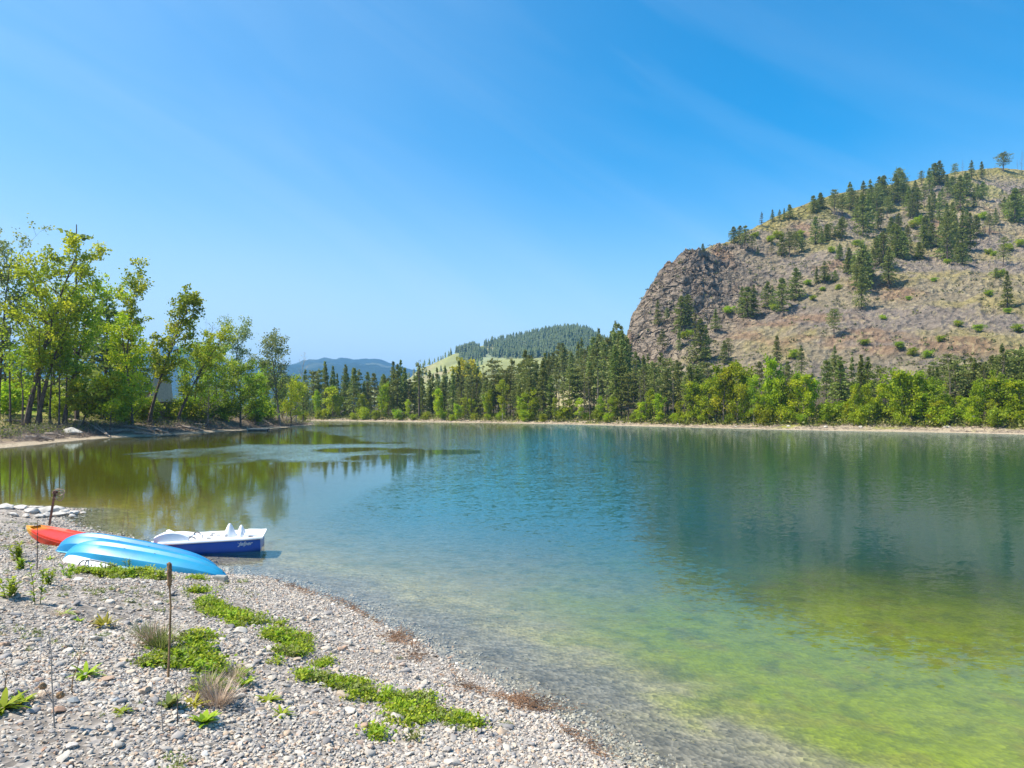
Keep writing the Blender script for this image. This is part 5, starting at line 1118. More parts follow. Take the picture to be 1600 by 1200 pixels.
# ------------------------------------------------------------------ near plants
M_weed = leafmat('weed_leaves', (0.17, 0.29, 0.02), (0.33, 0.43, 0.02), 0.4, (0.54, 0.56, 0.05))
M_weed2 = leafmat('weed_leaves_dull', (0.14, 0.19, 0.05), (0.24, 0.28, 0.07), 0.35, (0.36, 0.36, 0.13))
M_dry = leafmat('dry_grass', (0.30, 0.22, 0.15), (0.42, 0.33, 0.22), 0.25, (0.50, 0.42, 0.27)); M_mauve = leafmat('dry_purplish_stems', (0.30, 0.20, 0.15), (0.42, 0.31, 0.24), 0.25, (0.50, 0.40, 0.30))
M_stalk = simple('dry_stalk', (0.26, 0.16, 0.08), 0.9, 0.3, 14, bump=0.5, bscale=60); M_greystalk = simple('grey_stalk', (0.36, 0.31, 0.26), 0.9, 0.3, 14)
def blades(seed, n, length, width, spread=0.6, curl=0.7, base=0.01, seg=3, erect=0.6):
    """strap leaves arching out of one crown"""
    r = np.random.default_rng(seed); V = []; Fq = []; T = []
    for i in range(n):
        az = r.uniform(0, 6.28); e = r.uniform(erect * 0.4, erect * 1.5); l = length * r.uniform(0.55, 1.15); w = width * r.uniform(0.7, 1.2)
        d = np.array([math.cos(az) * math.cos(e), math.sin(az) * math.cos(e), math.sin(e)]); side = np.array([-math.sin(az), math.cos(az), 0]); p = np.array([math.cos(az), math.sin(az), 0]) * base * r.uniform(0, 1)
        t = np.clip(r.normal(0.5, 0.25), 0, 1); n0 = len(V)
        for s in range(seg + 1):
            f = s / seg; ww = w * math.sin(math.pi * min(0.97, 0.18 + 0.8 * f)) + 0.0003
            V += [p - side * ww, p + side * ww]; T += [t, t]
            p = p + d * l / seg; d = d + np.array([0, 0, -curl / seg]); d /= np.linalg.norm(d)
        for s in range(seg): Fq.append((n0 + 2 * s, n0 + 2 * s + 1, n0 + 2 * s + 3, n0 + 2 * s + 2))
    return np.array(V), np.array(Fq), np.array(T)
def mk(name, parts, mat):
    V = []; Fq = []; T = []; n0 = 0
    for v, f, t in parts: V.append(v); Fq.append(f + n0); T.append(t); n0 += len(v)
    return mesh_np(name, np.concatenate(V), np.concatenate(Fq), [mat], attrs={'tint': np.concatenate(T)})
# ground cover (nobody could count its leaves)
TUFT = []
for k in range(5):
    r2 = np.random.default_rng(800 + k); cc = r2.normal(0, 1, (30, 3)) * np.array([0.045, 0.045, 0.014]) + np.array([0, 0, 0.028]); v1 = leaf_quads(cc, 0.020, r2, flat=0.3, ratio=0.6)
    TUFT.append(bpy.data.objects.new('cover_shape_%d' % k, mk('cover', [v1, blades(810 + k, 14, 0.07, 0.004, curl=0.5, erect=0.8)], [M_weed, M_weed, M_weed2, M_weed, M_weed2][k])))
P = []
for (cx, cy, rx, ry) in green_w:
    n = int(430 * rx * ry * math.pi * 1.5) + 20; a = r.uniform(0, 6.28, n); q = np.sqrt(r.uniform(0, 1, n)) * 1.25; P.append(np.stack([cx + rx * q * np.cos(a), cy + ry * q * np.sin(a)], 1))
P = np.concatenate(P); k = (np.clip(patch_mask(P[:, 0], P[:, 1], green_w) * 0.9 * 1.0 + 2.0 * fbm(P[:, 0] * 3.2, P[:, 1] * 3.2, 4, 160) - 0.02, 0, 1) ** 1.4 * 1.0 > r.uniform(0, 1, len(P))) & (sdf(P[:, 0], P[:, 1]) > 0.35); P = P[k]
Q = np.stack(beach_points(3200, 3, 18, 0.5, 0.6)[:2], 1); k = fbm(Q[:, 0] * 0.9, Q[:, 1] * 0.9, 3, 165) > 0.12; Q = Q[k]
n1_ = len(P); P = np.concatenate([P, Q]); z = ground(P[:, 0], P[:, 1]); n = len(P)
s_ = r.uniform(0.5, 1.35, n) * (0.8 + 0.6 * vnoise(P[:, 0] * 1.7, P[:, 1] * 1.7, 9)); s_[n1_:] *= 0.6
gn_instances('ground_cover', np.stack([P[:, 0], P[:, 1], z], 1), np.stack([0 * z, 0 * z, r.uniform(0, 6.28, n)], 1), np.repeat(s_[:, None], 3, 1), np.concatenate([r.integers(0, 4, n1_), np.full(n - n1_, 4)]), TUFT, 'stuff', 'bright green low weeds in patches along the top of the beach', 'ground cover')
# feathery growth in front of the kayaks
# rosettes and weeds that can be counted
def plant(kind, me, px, py, label, s=1.0, cat='plant', group=None, rz=0.0):
    p = gpt(px, py); return setp(link(kind, me, None, (p.x, p.y, p.z), (0, 0, rz), (s, s, s)), label, cat, group)
ros = [mk('rosette', [blades(900 + k, 30, 0.17, 0.016, curl=0.8, erect=0.55)], M_weed) for k in range(3)]
M_yros = leafmat('yellowish_leaves', (0.36, 0.36, 0.03), (0.48, 0.46, 0.05), 0.4, (0.56, 0.52, 0.10))
plant('rosette_plant', mk('rosette', [blades(904, 46, 0.17, 0.014, curl=0.7, erect=0.7)], M_yros), 163, 981, 'yellow-green rosette alone on the gravel left of the tall dry stalk', 1.05)
plant('rosette_plant', ros[0], 134, 1057, 'light green rosette beside the dark brown angular rock', 1.0)
plant('rosette_plant', ros[1], 36, 1100, 'bright green rosette left of the dry thistle stalk', 0.75)
plant('rosette_plant', ros[2], 190, 1115, 'small upright green sprout in front of the bluish smooth rock', 0.5)
plant('rosette_plant', ros[1], 382, 1072, 'lime green rosette right of the purplish dry tuft', 0.85)
plant('rosette_plant', mk('rosette', [blades(905, 22, 0.16, 0.03, curl=0.6, erect=0.8)], M_weed2), 266, 1105, 'broad-leaved grey-green plant between two thin stems', 0.9)
plant('rosette_plant', mk('rosette', [blades(906, 26, 0.15, 0.012, curl=0.7, erect=0.6)], M_yros), 303, 1103, 'yellow rosette left of the purplish dry tuft', 0.9)
plant('rosette_plant', mk('rosette', [blades(907, 30, 0.16, 0.026, curl=0.6, erect=0.6)], M_weed), 318, 1130, 'broad-leaved yellow-green plant at the bottom edge', 0.95)
plant('rosette_plant', ros[0], 440, 1118, 'green rosette on open pebbles left of the long green patch', 0.7)
plant('rosette_plant', ros[2], 100, 962, 'small green rosette upper left of the yellow-green one', 0.75)
plant('rosette_plant', ros[1], 124, 973, 'tiny rosette between two larger ones on the left gravel', 0.5)
plant('rosette_plant', ros[0], 5, 1110, 'bright green leafy plant cut by the left edge', 1.2)
plant('rosette_plant', ros[0], 78, 875, 'yellowish small weed between the thin rod and the kayak tips', 0.8)
plant('rosette_plant', ros[2], 418, 1098, 'dull green rosette among pebbles right of the purplish tuft', 0.8)
def leafy_stem(seed, h, n, leaf=0.06, lean=0.05, mat=None):
    r = np.random.default_rng(seed); mb = MB(); a = [(0, 0, 0), (lean * 0.4, 0, h * 0.5), (lean, 0.01, h)]; mb.tube(a, [0.005, 0.004, 0.002], 5)
    V = []; Fq = []; T = []; n0 = 0; parts = []
    for i in range(n):
        t = (i + r.uniform(0, 1)) / n; v, f, tt = blades(seed * 31 + i, 2, leaf * (1.1 - 0.5 * t), leaf * 0.13, curl=0.7, erect=0.6); v = v + np.array([lean * t, 0, h * t]); parts.append((v, f, tt))
    return mb, parts
def weed(px, py, h, n, label, seed, leaf=0.08, stems=3, group=None, mat=None, kind='weed', s=1.0):
    p = gpt(px, py); t = setp(empty(kind, (p.x, p.y, p.z), seed * 0.7), label, 'plant', group); r2 = random.Random(seed); parts = []; mbs = MB()
    for k in range(stems):
        ox, oy = r2.uniform(-.06, .06) * s, r2.uniform(-.06, .06) * s; mb, ps = leafy_stem(seed + k, h * r2.uniform(0.7, 1.05), n, leaf, r2.uniform(-0.12, 0.12))
        mbs.add([(a + ox, b + oy, c) for a, b, c in mb.v], mb.f); parts += [(v + np.array([ox, oy, 0]), f, q) for v, f, q in ps]
    mbs.build('stem', M_weed2, t); link('leaves', mk('leaves', parts, mat or M_weed), t); return t
weed(30, 878, 0.36, 12, 'tall bushy green weed left of the thin rod', 11, 0.13, 7)
weed(34, 890, 0.2, 8, 'lower green weed in front of the tall bushy one', 12, 0.12, 5)
weed(55, 945, 0.52, 14, 'tall thin leafy weed standing alone below the rod', 13, 0.09, 2)
weed(72, 915, 0.22, 8, 'small green weed behind the tall thin one', 14, 0.10, 5)
weed(110, 905, 0.26, 9, 'green weed just left of the metal frame under the kayaks', 15, 0.10, 5)
weed(14, 935, 0.24, 8, 'green weed near the left edge at the level of the tall thin one', 16, 0.11, 6)
weed(200, 893, 0.22, 10, 'upright sprig standing out of the green patch in front of the blue kayak', 17, 0.07, 3)
weed(165, 893, 0.17, 10, 'leafy sprig at the left end of the green patch in front of the kayak', 18, 0.07, 3)
for i, (px, py) in enumerate([(150, 898), (160, 903), (180, 900), (190, 904), (205, 902), (215, 898), (225, 904), (235, 900), (245, 906), (172, 893), (228, 897), (252, 902)]):
    weed(px, py, 0.15, 8, 'feathery green weed in the patch in front of the blue kayak', 40 + i, 0.09, 5, 'feathery weeds in front of the blue kayak')
for i, (px, py) in enumerate([(285, 1035), (300, 1030), (330, 1040), (345, 1050), (318, 1055), (360, 970), (380, 975), (400, 970), (330, 965), (437, 985), (440, 1000), (290, 1015), (310, 1005)]):
    weed(px, py, 0.13, 7, 'leafy green weed in the patches right of the tall dry stalk', 60 + i, 0.08, 4, 'leafy weeds right of the tall dry stalk')
# dead upright mullein
p = gpt(264, 1062); t = setp(empty('dry_mullein_stalk', (p.x, p.y, p.z)), 'tall straight brown dead stalk with a thick blunt head, standing on the gravel', 'dead plant'); hh = 182 * p.y / F
mb = MB(); mb.tube([(-0.02, 0, -0.03), (-0.006, 0, 0.02), (0.004, 0, hh * 0.3), (0.016, 0, hh * 0.62), (0.005, 0, hh * 0.8)], [0.016, 0.011, 0.009, 0.0085, 0.008], 7); mb.build('stem', M_stalk, t, True)
mb = MB(); mb.tube([(0.005, 0, hh * 0.78), (0.006, 0, hh * 0.81), (0.004, 0, hh * 0.9), (0.003, 0, hh * 0.97), (0.002, 0, hh * 0.995), (0.002, 0, hh)], [0.009, 0.017, 0.021, 0.020, 0.012, 0.003], 9)
r2 = random.Random(5)
for k in range(70):
    zz = hh * r2.uniform(0.8, 0.985); a = r2.uniform(0, 6.28); c = Vector((0.004 + 0.02 * math.cos(a), 0.02 * math.sin(a), zz)); mb.tube([c - Vector((math.cos(a), math.sin(a), 0)) * 0.006, c + Vector((math.cos(a) * 0.004, math.sin(a) * 0.004, 0.008))], [0.005, 0.002], 4)
mb.build('seed_head', M_stalk, t, True)
# thin dry stalks
def stalk(px, py, tx, ty, label, seed, head=None, rad=0.005, mat=None, y=None):
    p = gpt(px, py) if y is None else None
    H = (py - ty) * p.y / F; lx = (tx - px) * p.y / F; t = setp(empty('dry_stalk', (p.x, p.y, p.z)), label, 'dead plant'); r2 = random.Random(seed)
    pts = [(lx * f + r2.uniform(-.006, .006), r2.uniform(-.01, .01), H * f) for f in (0, 0.25, 0.5, 0.75, 1)]
    mb = MB(); mb.tube(pts, [rad, rad * 0.85, rad * 0.7, rad * 0.5, rad * 0.25], 5)
    for k in range(5):
        f = r2.uniform(0.3, 0.95); c = Vector((lx * f, 0, H * f)); mb.tube([c, c + Vector((r2.uniform(-.06, .06), r2.uniform(-.03, .03), 0.05))], [rad * 0.4, 0.0008], 3)
    mb.build('stem', mat or M_greystalk, t, True)
    for (fx, fz, s_) in head or []:
        mb = MB(); c = Vector((fx, 0, fz)); mb.tube([(lx * 0.25, 0, H * 0.25), c], [rad * 0.6, rad * 0.4], 4); mb.build('side_stem', mat or M_greystalk, t, True)
        bm = bmesh.new(); bmesh.ops.create_icosphere(bm, subdivisions=2, radius=s_)
        for v_ in bm.verts: v_.co = v_.co * (1 + r2.uniform(-0.25, 0.45)) + c
        me = bpy.data.meshes.new('seed_head'); bm.to_mesh(me); bm.free(); me.materials.append(M_stalk); link('seed_head', me, t)
    return t
stalk(85, 1140, 77, 985, 'dry grey thistle stalk with two round seed heads at the lower left', 1, [(-0.085, 0.30, 0.022), (0.045, 0.24, 0.022)], 0.006)
stalk(110, 1085, 131, 1000, 'thin greenish dry stem leaning right over the light green rosette', 2, None, 0.005, M_stalk)
stalk(58, 890, 59, 812, 'thin dark upright rod crossing in front of the orange kayak tip', 3, None, 0.010, M_bark_dark)
stalk(256, 1145, 250, 1070, 'thin bent dry stem left of the broad-leaved grey-green plant', 4, None, 0.004)
stalk(276, 1135, 276, 1060, 'thin dark dry stem right of the broad-leaved grey-green plant', 5, None, 0.005, M_bark_dark)
stalk(8, 1085, 10, 1050, 'short brown dry stem at the lower left edge', 6, None, 0.006, M_stalk)
def tuft(px, py, label, mat, seed, n=180, l=0.22, w=0.0022, erect=1.0, s=1.0):
    return plant('dry_tuft', mk('dry_tuft', [blades(seed, n, l, w, curl=0.25, erect=erect, base=0.10)], mat), px, py, label, s, 'plant')
tuft(340, 1103, 'purplish brown dry tuft of fine stems near the bottom of the gravel', M_mauve, 1001, 320, 0.22, 0.0022, 0.8, 1.05)
tuft(322, 1085, 'pale straw tuft just behind the purplish one', M_dry, 1002, 200, 0.22, 0.002, 0.9, 1.0)
tuft(365, 1065, 'straw-coloured grass tuft right of the feathery green patch', M_dry, 1003, 120, 0.22, 0.002, 1.0, 0.9)
tuft(236, 1005, 'brownish dry bush left of the tall dry stalk', M_mauve, 1004, 220, 0.24, 0.0022, 0.9, 1.0)
tuft(250, 1015, 'olive and straw grass clump at the left of the tall dry stalk', M_weed2, 1005, 240, 0.24, 0.0028, 1.0, 1.05)
tuft(222, 995, 'low olive tuft at the left end of the brownish dry bush', M_weed2, 1006, 130, 0.2, 0.0025, 0.9, 0.9)
tuft(55, 1095, 'small rusty dry tuft beside the thistle stalk', M_mauve, 1007, 90, 0.12, 0.002, 0.6, 0.9)
tuft(88, 963, 'reddish withered tuft behind the small green rosette', M_mauve, 1008, 90, 0.14, 0.002, 0.7, 0.9)
# ------------------------------------------------------------------ boats
def plastic(name, c, rough=0.35, var=0.08):
    return simple(name, c, rough, var, 2.2, spec=0.5, bump=0.04, bscale=25)
M_cyan = plastic('faded_blue_plastic', (0.020, 0.27, 0.47), 0.42, 0.16); M_cyan2 = plastic('bright_blue_plastic', (0.012, 0.22, 0.46), 0.42, 0.14); M_rim = plastic('pale_blue_rim', (0.16, 0.50, 0.62), 0.5, 0.15)
m, N, L = nodemat('orange_yellow_plastic')
tc = N('ShaderNodeTexCoord'); sp = N('ShaderNodeSeparateXYZ'); L(tc.outputs['Object'], sp.inputs[0]); nz_ = N('ShaderNodeTexNoise', i_Scale=5.0); L(tc.outputs['Object'], nz_.inputs['Vector'])
ad = N('ShaderNodeMath', operation='MULTIPLY_ADD', i_1=0.35); L(nz_.outputs[0], ad.inputs[0]); L(sp.outputs[0], ad.inputs[2])
rp = ramp(N, [(0.0, (0.75, 0.36, 0.02)), (0.45, (0.78, 0.25, 0.015)), (1.0, (0.75, 0.04, 0.008))]); mr = N('ShaderNodeMapRange', i_1=-1.40, i_2=-1.12); L(ad.outputs[0], mr.inputs[0]); L(mr.outputs[0], rp.inputs[0])
p = N('ShaderNodeBsdfPrincipled', i_Roughness=0.35); L(rp.outputs[0], p.inputs['Base Color']); o = N('ShaderNodeOutputMaterial'); L(p.outputs[0], o.inputs[0]); M_orange = m
M_red = plastic('red_plastic', (0.72, 0.035, 0.008), 0.4)
M_white = simple('white_plastic', (0.78, 0.79, 0.80), 0.4, 0.05, 3, spec=0.4); M_hull = plastic('deep_blue_hull', (0.008, 0.10, 0.46), 0.3, 0.06); M_black = simple('black_rubber', (0.02, 0.02, 0.022), 0.6, 0.2, 6)
M_metal = simple('grey_metal', (0.45, 0.45, 0.45), 0.4, 0.15, 8, metal=0.7); M_rust = simple('rusty_iron', (0.12, 0.05, 0.035), 0.85, 0.5, 9, bump=0.6, bscale=40)

def kayak_rings(Lh, W, Hh, n=34, flip=True, rocker=0.12, tipl=0.0):
    """sections from the left tip to the right tip; keel up (flip) or down"""
    rings = []
    for i in range(n):
        s = -1 + 2 * i / (n - 1); x = s * Lh / 2
        w = W / 2 * (1 - abs(s) ** 2.8) ** 0.8 + 0.015; k = Hh * (1 - abs(s) ** (5.5 if flip else 3.4)) ** 0.75 * ((1.08 - 0.38 * s) if flip else 1) + 0.012
        g = rocker * abs(s) ** 2.5
        pts = [(-1.0, 0.0), (-1.03, 0.07), (-0.96, 0.14), (-0.92, 0.44), (-0.86, 0.58), (-0.60, 0.76), (-0.36, 0.86), (-0.27, 0.86), (-0.09, 1.0), (0.09, 1.0), (0.27, 0.86), (0.36, 0.86), (0.60, 0.76), (0.86, 0.58), (0.92, 0.44), (0.96, 0.14), (1.03, 0.07), (1.0, 0.0), (0.8, 0.015), (0.4, 0.10), (0, 0.12), (-0.4, 0.10), (-0.8, 0.015)]
        sg = 1 if flip else -1
        rings.append([(x, a * w, sg * (b * k - g)) for a, b in pts])
    return rings
def build_kayak(name, Lc, Rc, W, Hh, mats, label, rocker=0.1, flip=True, roll=0.0):
    Lc, Rc = Vector(Lc), Vector(Rc); c = (Lc + Rc) / 2; d = Rc - Lc; Ln = d.length
    t = empty(name, c); t.rotation_euler = Euler((roll, -math.asin(d.z / Ln), math.atan2(d.y, d.x))); setp(t, label, 'kayak')
    rings = kayak_rings(Ln, W, Hh, rocker=rocker, flip=flip); mb = MB(); mb.loft(rings); mb.build('hull', mats[0], t, True, sharp=24 if flip else 50)
    n = len(rings)
    if flip:
        for sgn in (0, 1):                                     # rolled rim along the gunwale
            mb = MB(); idx = 1 if sgn == 0 else 16; mb.tube([rg[idx] for rg in rings[1:-1]], 0.014, 6); mb.build('rim', mats[1], t, True)
        for xx in (-0.42, 0.42):                                # carry handles
            mb = MB(); q = xx * Ln * 1.08; mb.tube([(q - 0.05, 0, 0.02), (q - 0.03, 0, -0.03), (q + 0.03, 0, -0.03), (q + 0.05, 0, 0.02)], 0.009, 6); mb.build('handle', M_black, t, True)
        for k, s in enumerate((-0.18, 0.12)):                   # scupper holes
            i = int((s + 1) / 2 * n)
            for b_ in (7, 10):
                v = Vector(rings[i][b_]); mb = MB(); mb.tube([v - Vector((0, 0, 0.02)), v + Vector((0, 0, 0.003))], 0.014, 8); mb.build('scupper_hole', M_black, t, True)
    return t, Ln, rings
def P3(px, py, Y): return ((px - HX) / F * Y, Y, CH + (HY - py) / F * Y)
# the front one rests keel up; its left end sits on the upturned white hull and frame
build_kayak('kayak', P3(99, 866, 12.85), P3(357, 896, 12.6), 0.70, 0.28, (M_cyan, M_rim), 'front faded blue kayak lying keel up on the gravel', 0.10, True, 0.10)
build_kayak('kayak', P3(88, 853, 13.7), P3(346, 886, 13.5), 0.70, 0.29, (M_cyan2, M_rim), 'rear blue kayak lying keel up behind the front one, mostly hidden', 0.10, True, 0.05)
# orange and red one, right way up, its bow showing at the left
t, Ln, rings = build_kayak('kayak', P3(41, 825, 14.9), P3(262, 872, 14.35), 0.78, 0.34, (M_orange, M_orange), 'orange and red kayak lying right way up, only its bow clear of the blue ones', 0.06, False)
mb = MB(); n = len(rings)
tops = []
for rg in rings[2:-2]:
    y0, y1 = rg[0][1], rg[17][1]; x = rg[0][0]; z = rg[0][2]; tops.append([(x, y0 * 1.03, z), (x, y0 * 1.03, z + 0.03), (x, y0 * 0.86, z + 0.045), (x, y0 * 0.72, z + 0.01), (x, y0 * 0.5, z - 0.03), (x, y1 * 0.5, z - 0.03), (x, y1 * 0.72, z + 0.01), (x, y1 * 0.86, z + 0.045), (x, y1 * 1.03, z + 0.03), (x, y1 * 1.03, z)])
mb.loft(tops); mb.build('deck', M_orange, t, True)
mb = MB(); mb.tube([(-Ln * .44, -0.03, 0.02), (-Ln * .46, 0, 0.05), (-Ln * .44, 0.03, 0.02)], 0.008, 6); mb.build('handle', M_black, t, True)
# things beneath the front kayak
t, Ln2, r_ = build_kayak('white_board', P3(100, 875, 12.75), P3(205, 890, 12.45), 0.62, 0.13, (M_white, M_white), 'white upturned hull half hidden under the left end of the blue kayak', 0.03, True)
t['category'] = 'boat hull'
p = gpt(140, 888); t = setp(empty('bent_metal_frame', (p.x - 0.02, p.y - 0.10, p.z)), 'bent grey metal tube frame propping the left end of the front kayak', 'metal frame')
mb = MB(); mb.tube([(-0.13, -0.05, -0.02), (-0.07, -0.04, 0.12), (-0.01, -0.02, 0.175), (0.10, 0.0, 0.17), (0.35, 0.03, 0.11), (0.55, 0.05, 0.04)], 0.016, 8); mb.build('tube', M_metal, t, True)
mb = MB(); mb.tube([(-0.05, 0.06, -0.02), (-0.02, 0.04, 0.10), (0.03, 0.02, 0.16)], 0.012, 8); mb.build('leg', M_metal, t, True)
mb = MB(); mb.tube([(0.06, 0.0, 0.165), (0.075, -0.03, 0.08), (0.12, -0.05, -0.02)], 0.010, 8); mb.build('leg', M_metal, t, True)

# pedal boat afloat
PBx, PBy = wpt(325, 868)[0], 14.35
pb = setp(empty('pedal_boat', (-6.69, 15.23, -0.01), math.radians(15)), 'blue and white pedal boat floating at the edge of the beach behind the kayaks', 'pedal boat')
LB = 2.12; BW = 1.10
rings = []
for i in range(25):
    s = i / 24; x = -LB / 2 + LB * s
    w = BW / 2 * (0.80 + 0.20 * sstep(0.0, 0.3, s)) * (1 - 0.10 * sstep(0.8, 1, s)); bot = -0.07 + 0.25 * (1 - sstep(0.0, 0.42, s)) + 0.03 * sstep(0.9, 1, s); top = 0.235 + 0.035 * s
    mid = (bot + top) / 2
    rings.append([(x, -w, top), (x, -w * 1.0, top - 0.03), (x, -w * 0.975, mid), (x, -w * 0.93, bot + 0.03), (x, -w * 0.86, bot), (x, -w * 0.45, bot), (x, -w * 0.38, bot + 0.05), (x, w * 0.38, bot + 0.05), (x, w * 0.45, bot), (x, w * 0.86, bot), (x, w * 0.93, bot + 0.03), (x, w * 0.975, mid), (x, w, top - 0.03), (x, w, top)])
mb = MB(); mb.loft(rings); mb.build('hull', M_hull, pb, True)
rim = []
for i in range(25):
    s = i / 24; x = (-LB / 2 - 0.10 + (LB + 0.15) * s); w = (BW / 2 + 0.03) * (0.62 + 0.38 * sstep(0.0, 0.14, s)) * (1 - 0.08 * sstep(0.85, 1, s)); z = 0.245 + 0.035 * s
    rim.append([(x, -w, z - 0.012), (x, -w - 0.012, z + 0.008), (x, -w, z + 0.035), (x, -w + 0.06, z + 0.045), (x, -w + 0.10, z + 0.02), (x, w - 0.10, z + 0.02), (x, w - 0.06, z + 0.045), (x, w, z + 0.035), (x, w + 0.012, z + 0.008), (x, w, z - 0.012)])
mb = MB(); mb.loft(rim); mb.build('deck', M_white, pb, True)
# seat pod at the left: backrest shell with an arched top and scooped inside, two seats
def shell(name, x0, x1, y0, y1, z0, h, mat, arch=0.12, slope=0.25, parent=pb):
    mb = MB(); rg = []
    n = 13
    for i in range(n):
        s = i / (n - 1); x = x0 + (x1 - x0) * s; z = z0 + h * (math.sin(math.pi * (0.08 + 0.84 * s)) ** 0.6)
        rg.append([(x, y0, z0), (x, y0 + 0.02, z - 0.03), (x, y0 + 0.08, z), (x, y1 - 0.08, z), (x, y1 - 0.02, z - 0.03), (x, y1, z0)])
    mb.loft(rg); return mb.build(name, mat, parent, True)
bk = []
for i in range(15):                                       # backrest arch, seen side-on
    s = i / 14; x = -1.08 + 0.66 * s; h = 0.22 * (math.sin(math.pi * min(0.93, 0.10 + 0.80 * s)) ** 0.55)
    bk.append([(x, -0.47, 0.26), (x, -0.46, 0.26 + h * 0.93), (x, -0.41, 0.27 + h), (x, -0.33, 0.26 + h * 0.85), (x, -0.27, 0.275), (x, 0.27, 0.275), (x, 0.33, 0.26 + h * 0.35), (x, 0.41, 0.27 + h * 0.4), (x, 0.46, 0.26 + h * 0.35), (x, 0.47, 0.26)])
mb = MB(); mb.loft(bk); mb.build('seat_moulding', M_white, pb, True)
for y_ in (-0.16, 0.16):
    mb = MB(); rg = []
    for (x, z) in ((-0.98, 0.42), (-0.93, 0.43), (-0.80, 0.36), (-0.74, 0.325), (-0.50, 0.33), (-0.46, 0.31)): rg.append([(x, y_ - 0.13, z), (x + 0.015, y_ - 0.06, z - 0.02), (x + 0.015, y_ + 0.06, z - 0.02), (x, y_ + 0.13, z), (x - 0.03, y_ + 0.13, z - 0.05), (x - 0.03, y_ - 0.13, z - 0.05)])
    mb.loft(rg); mb.build('seat', M_white, pb, True)
# two pedal housings, pointed humps
for (xc, yc, h, w_, l_) in ((0.36, -0.10, 0.30, 0.16, 0.22), (0.58, 0.12, 0.22, 0.15, 0.16), (0.62, -0.26, 0.17, 0.13, 0.13)):
    rg = []
    for i in range(13):
        s = i / 12; x = xc + l_ * 2 * (s - 0.5); z = 0.28 + h * math.exp(-((s - 0.55) / 0.24) ** 2); w = w_ * (0.55 + 0.45 * math.sin(math.pi * s))
        rg.append([(x, yc - w, 0.27), (x, yc - w * 0.8, 0.27 + (z - 0.27) * 0.6), (x, yc - w * 0.4, z - 0.01), (x, yc, z), (x, yc + w * 0.4, z - 0.01), (x, yc + w * 0.8, 0.27 + (z - 0.27) * 0.6), (x, yc + w, 0.27)])
    mb = MB(); mb.loft(rg); mb.build('pedal_housing', M_white, pb, True)
mb = MB(); rg = []
for (x, z) in ((0.66, 0.29), (0.72, 0.355), (0.98, 0.345), (1.06, 0.30), (1.10, 0.285)): rg.append([(x, -0.40, 0.27), (x, -0.38, z), (x, 0.38, z), (x, 0.40, 0.27)])
mb.loft(rg); mb.build('stern_seat', M_white, pb, True)
for y_ in (-0.30, 0.30):
    mb = MB(); mb.tube([(-0.36 + 0.07 * math.cos(a), y_, 0.285 + 0.055 * math.sin(a)) for a in [k * math.pi / 8 for k in range(9)]], 0.011, 7); mb.build('grab_handle', M_black, pb, True)
mb = MB(); mb.tube([(-0.17, -0.18, 0.27), (-0.17, -0.18, 0.345)], 0.011, 7); mb.tube([(-0.17, -0.22, 0.35), (-0.17, -0.14, 0.35)], 0.013, 7); mb.build('rudder_lever', M_metal, pb, True)
for (x, y) in ((-0.02, -0.30), (-0.02, 0.05), (0.12, 0.05), (-0.02, 0.30)):
    mb = MB(); mb.tube([(x - 0.04, y, 0.30), (x + 0.04, y, 0.30)], 0.022, 6); mb.tube([(x, y, 0.29), (x, y, 0.32)], 0.012, 6); mb.build('pedal', M_metal, pb, True)
mb = MB(); mb.tube([(0.70, -0.535, 0.286), (0.70, -0.535, 0.302)], 0.04, 12); mb.build('cup_holder', M_black, pb, True)
mb = MB(); mb.box((0.86, -0.43, 0.315), (0.10, 0.03, 0.02), rz=-0.4); mb.build('cleat', M_black, pb)
mb = MB(); mb.tube([(0.33, -0.275, 0.33), (0.33, -0.285, 0.33)], 0.032, 14); mb.tube([(0.33, -0.285, 0.33), (0.33, -0.292, 0.33)], 0.020, 14); mb.build('hub_cap', M_metal, pb, True)
mb = MB(); mb.tube([(-1.30, -0.28, 0.27), (-1.23, -0.32, 0.275), (-1.24, -0.22, 0.275), (-1.31, -0.20, 0.265), (-1.30, -0.28, 0.27)], 0.014, 6); mb.tube([(-1.24, -0.27, 0.27), (-1.12, -0.28, 0.275)], 0.012, 6); mb.build('bow_ring', M_rust, pb, True)
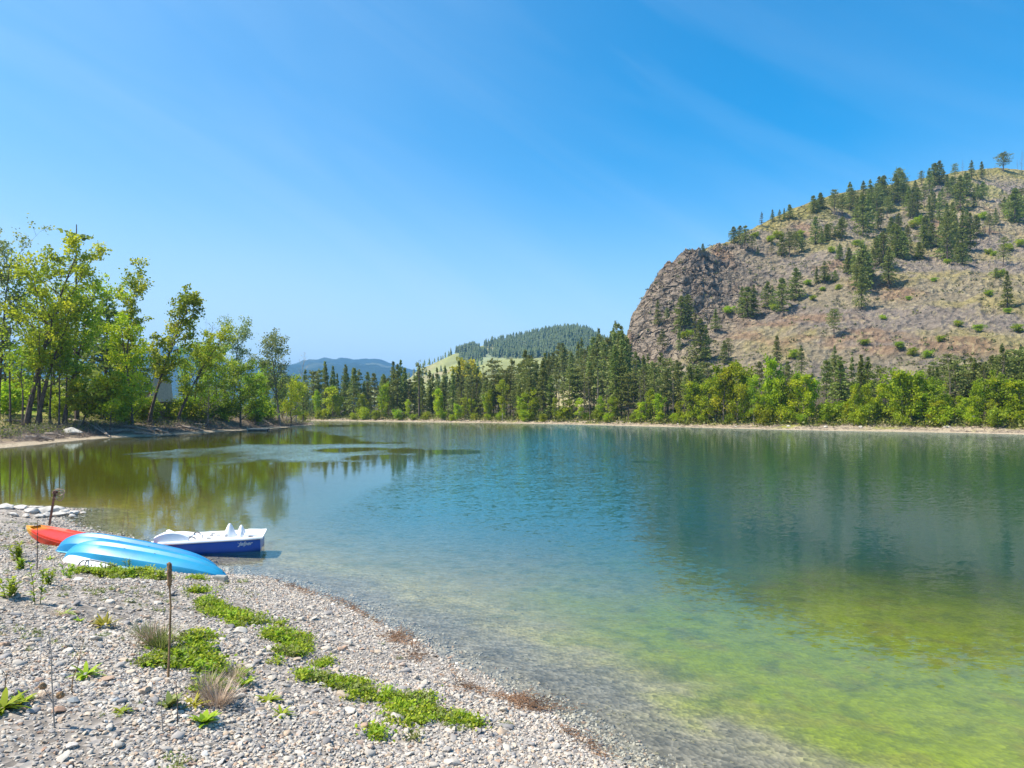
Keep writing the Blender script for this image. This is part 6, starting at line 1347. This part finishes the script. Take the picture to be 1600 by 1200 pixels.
# the white script mark on the hull
tx = bpy.data.curves.new('hull_lettering', 'FONT'); tx.body = 'Jafper'; tx.size = 0.115; tx.shear = 0.45; tx.extrude = 0.003; tx.offset = 0.002; tx.materials.append(M_white)
to = bpy.data.objects.new('hull_lettering_source', tx)
lm = bpy.data.meshes.new_from_object(to); bpy.data.objects.remove(to)
link('hull_lettering', lm, pb, (0.62, -0.550, 0.150), (math.radians(93), 0, 0.10))
mb = MB(); mb.tube([(0.595, -BW / 2 - 0.002, 0.215), (0.62, -BW / 2 * 0.99 - 0.002, 0.20), (0.66, -BW / 2 * 0.98 - 0.003, 0.185)], [0.002, 0.005, 0.002], 4); mb.build('hull_swoosh', M_white, pb)

M_wire = simple('bleached_wire', (0.38, 0.25, 0.18), 0.8, 0.3, 9)
# rusty post with wire loops
p = gpt(76, 822); t = setp(empty('rusty_post', (p.x, p.y, p.z)), 'rusty iron post with wire loops at its top, standing behind the orange kayak', 'post'); H = 53 * p.y / F; lx = 10 * p.y / F
mb = MB(); a = Vector((0, 0, -0.1)); b = Vector((lx, 0, H)); d_ = (b - a).normalized()
prof = [(-0.03, -0.01), (0.03, -0.01), (0.03, 0.0), (0.006, 0.0), (0.006, 0.04), (-0.006, 0.04), (-0.006, 0.0), (-0.03, 0.0)]
mb.loft([[a + Vector((u, v, 0)) for u, v in prof], [b + Vector((u, v, 0)) for u, v in prof]]); mb.build('post', M_rust, t)
for (cx, cz, rx, rz_, tilt) in ((0.09, -0.03, 0.15, 0.085, 0.1), (0.09, -0.14, 0.10, 0.13, 0.5)):
    mb = MB(); mb.tube([(lx + cx + rx * math.cos(k * math.pi / 10), 0.03 * math.sin(k) + tilt * 0.1, H + cz + rz_ * math.sin(k * math.pi / 10) + 0.02) for k in range(21)], 0.012, 6, cap=False); mb.build('wire_loop', M_wire, t, True)
mb = MB(); mb.tube([(lx - 0.09, 0, H - 0.16), (lx + 0.12, -0.01, H - 0.155)], 0.009, 6); mb.build('cross_wire', M_wire, t, True)
mb = MB(); mb.box((lx + 0.01, -0.01, H - 0.01), (0.09, 0.07, 0.07)); mb.build('cap', M_rust, t)
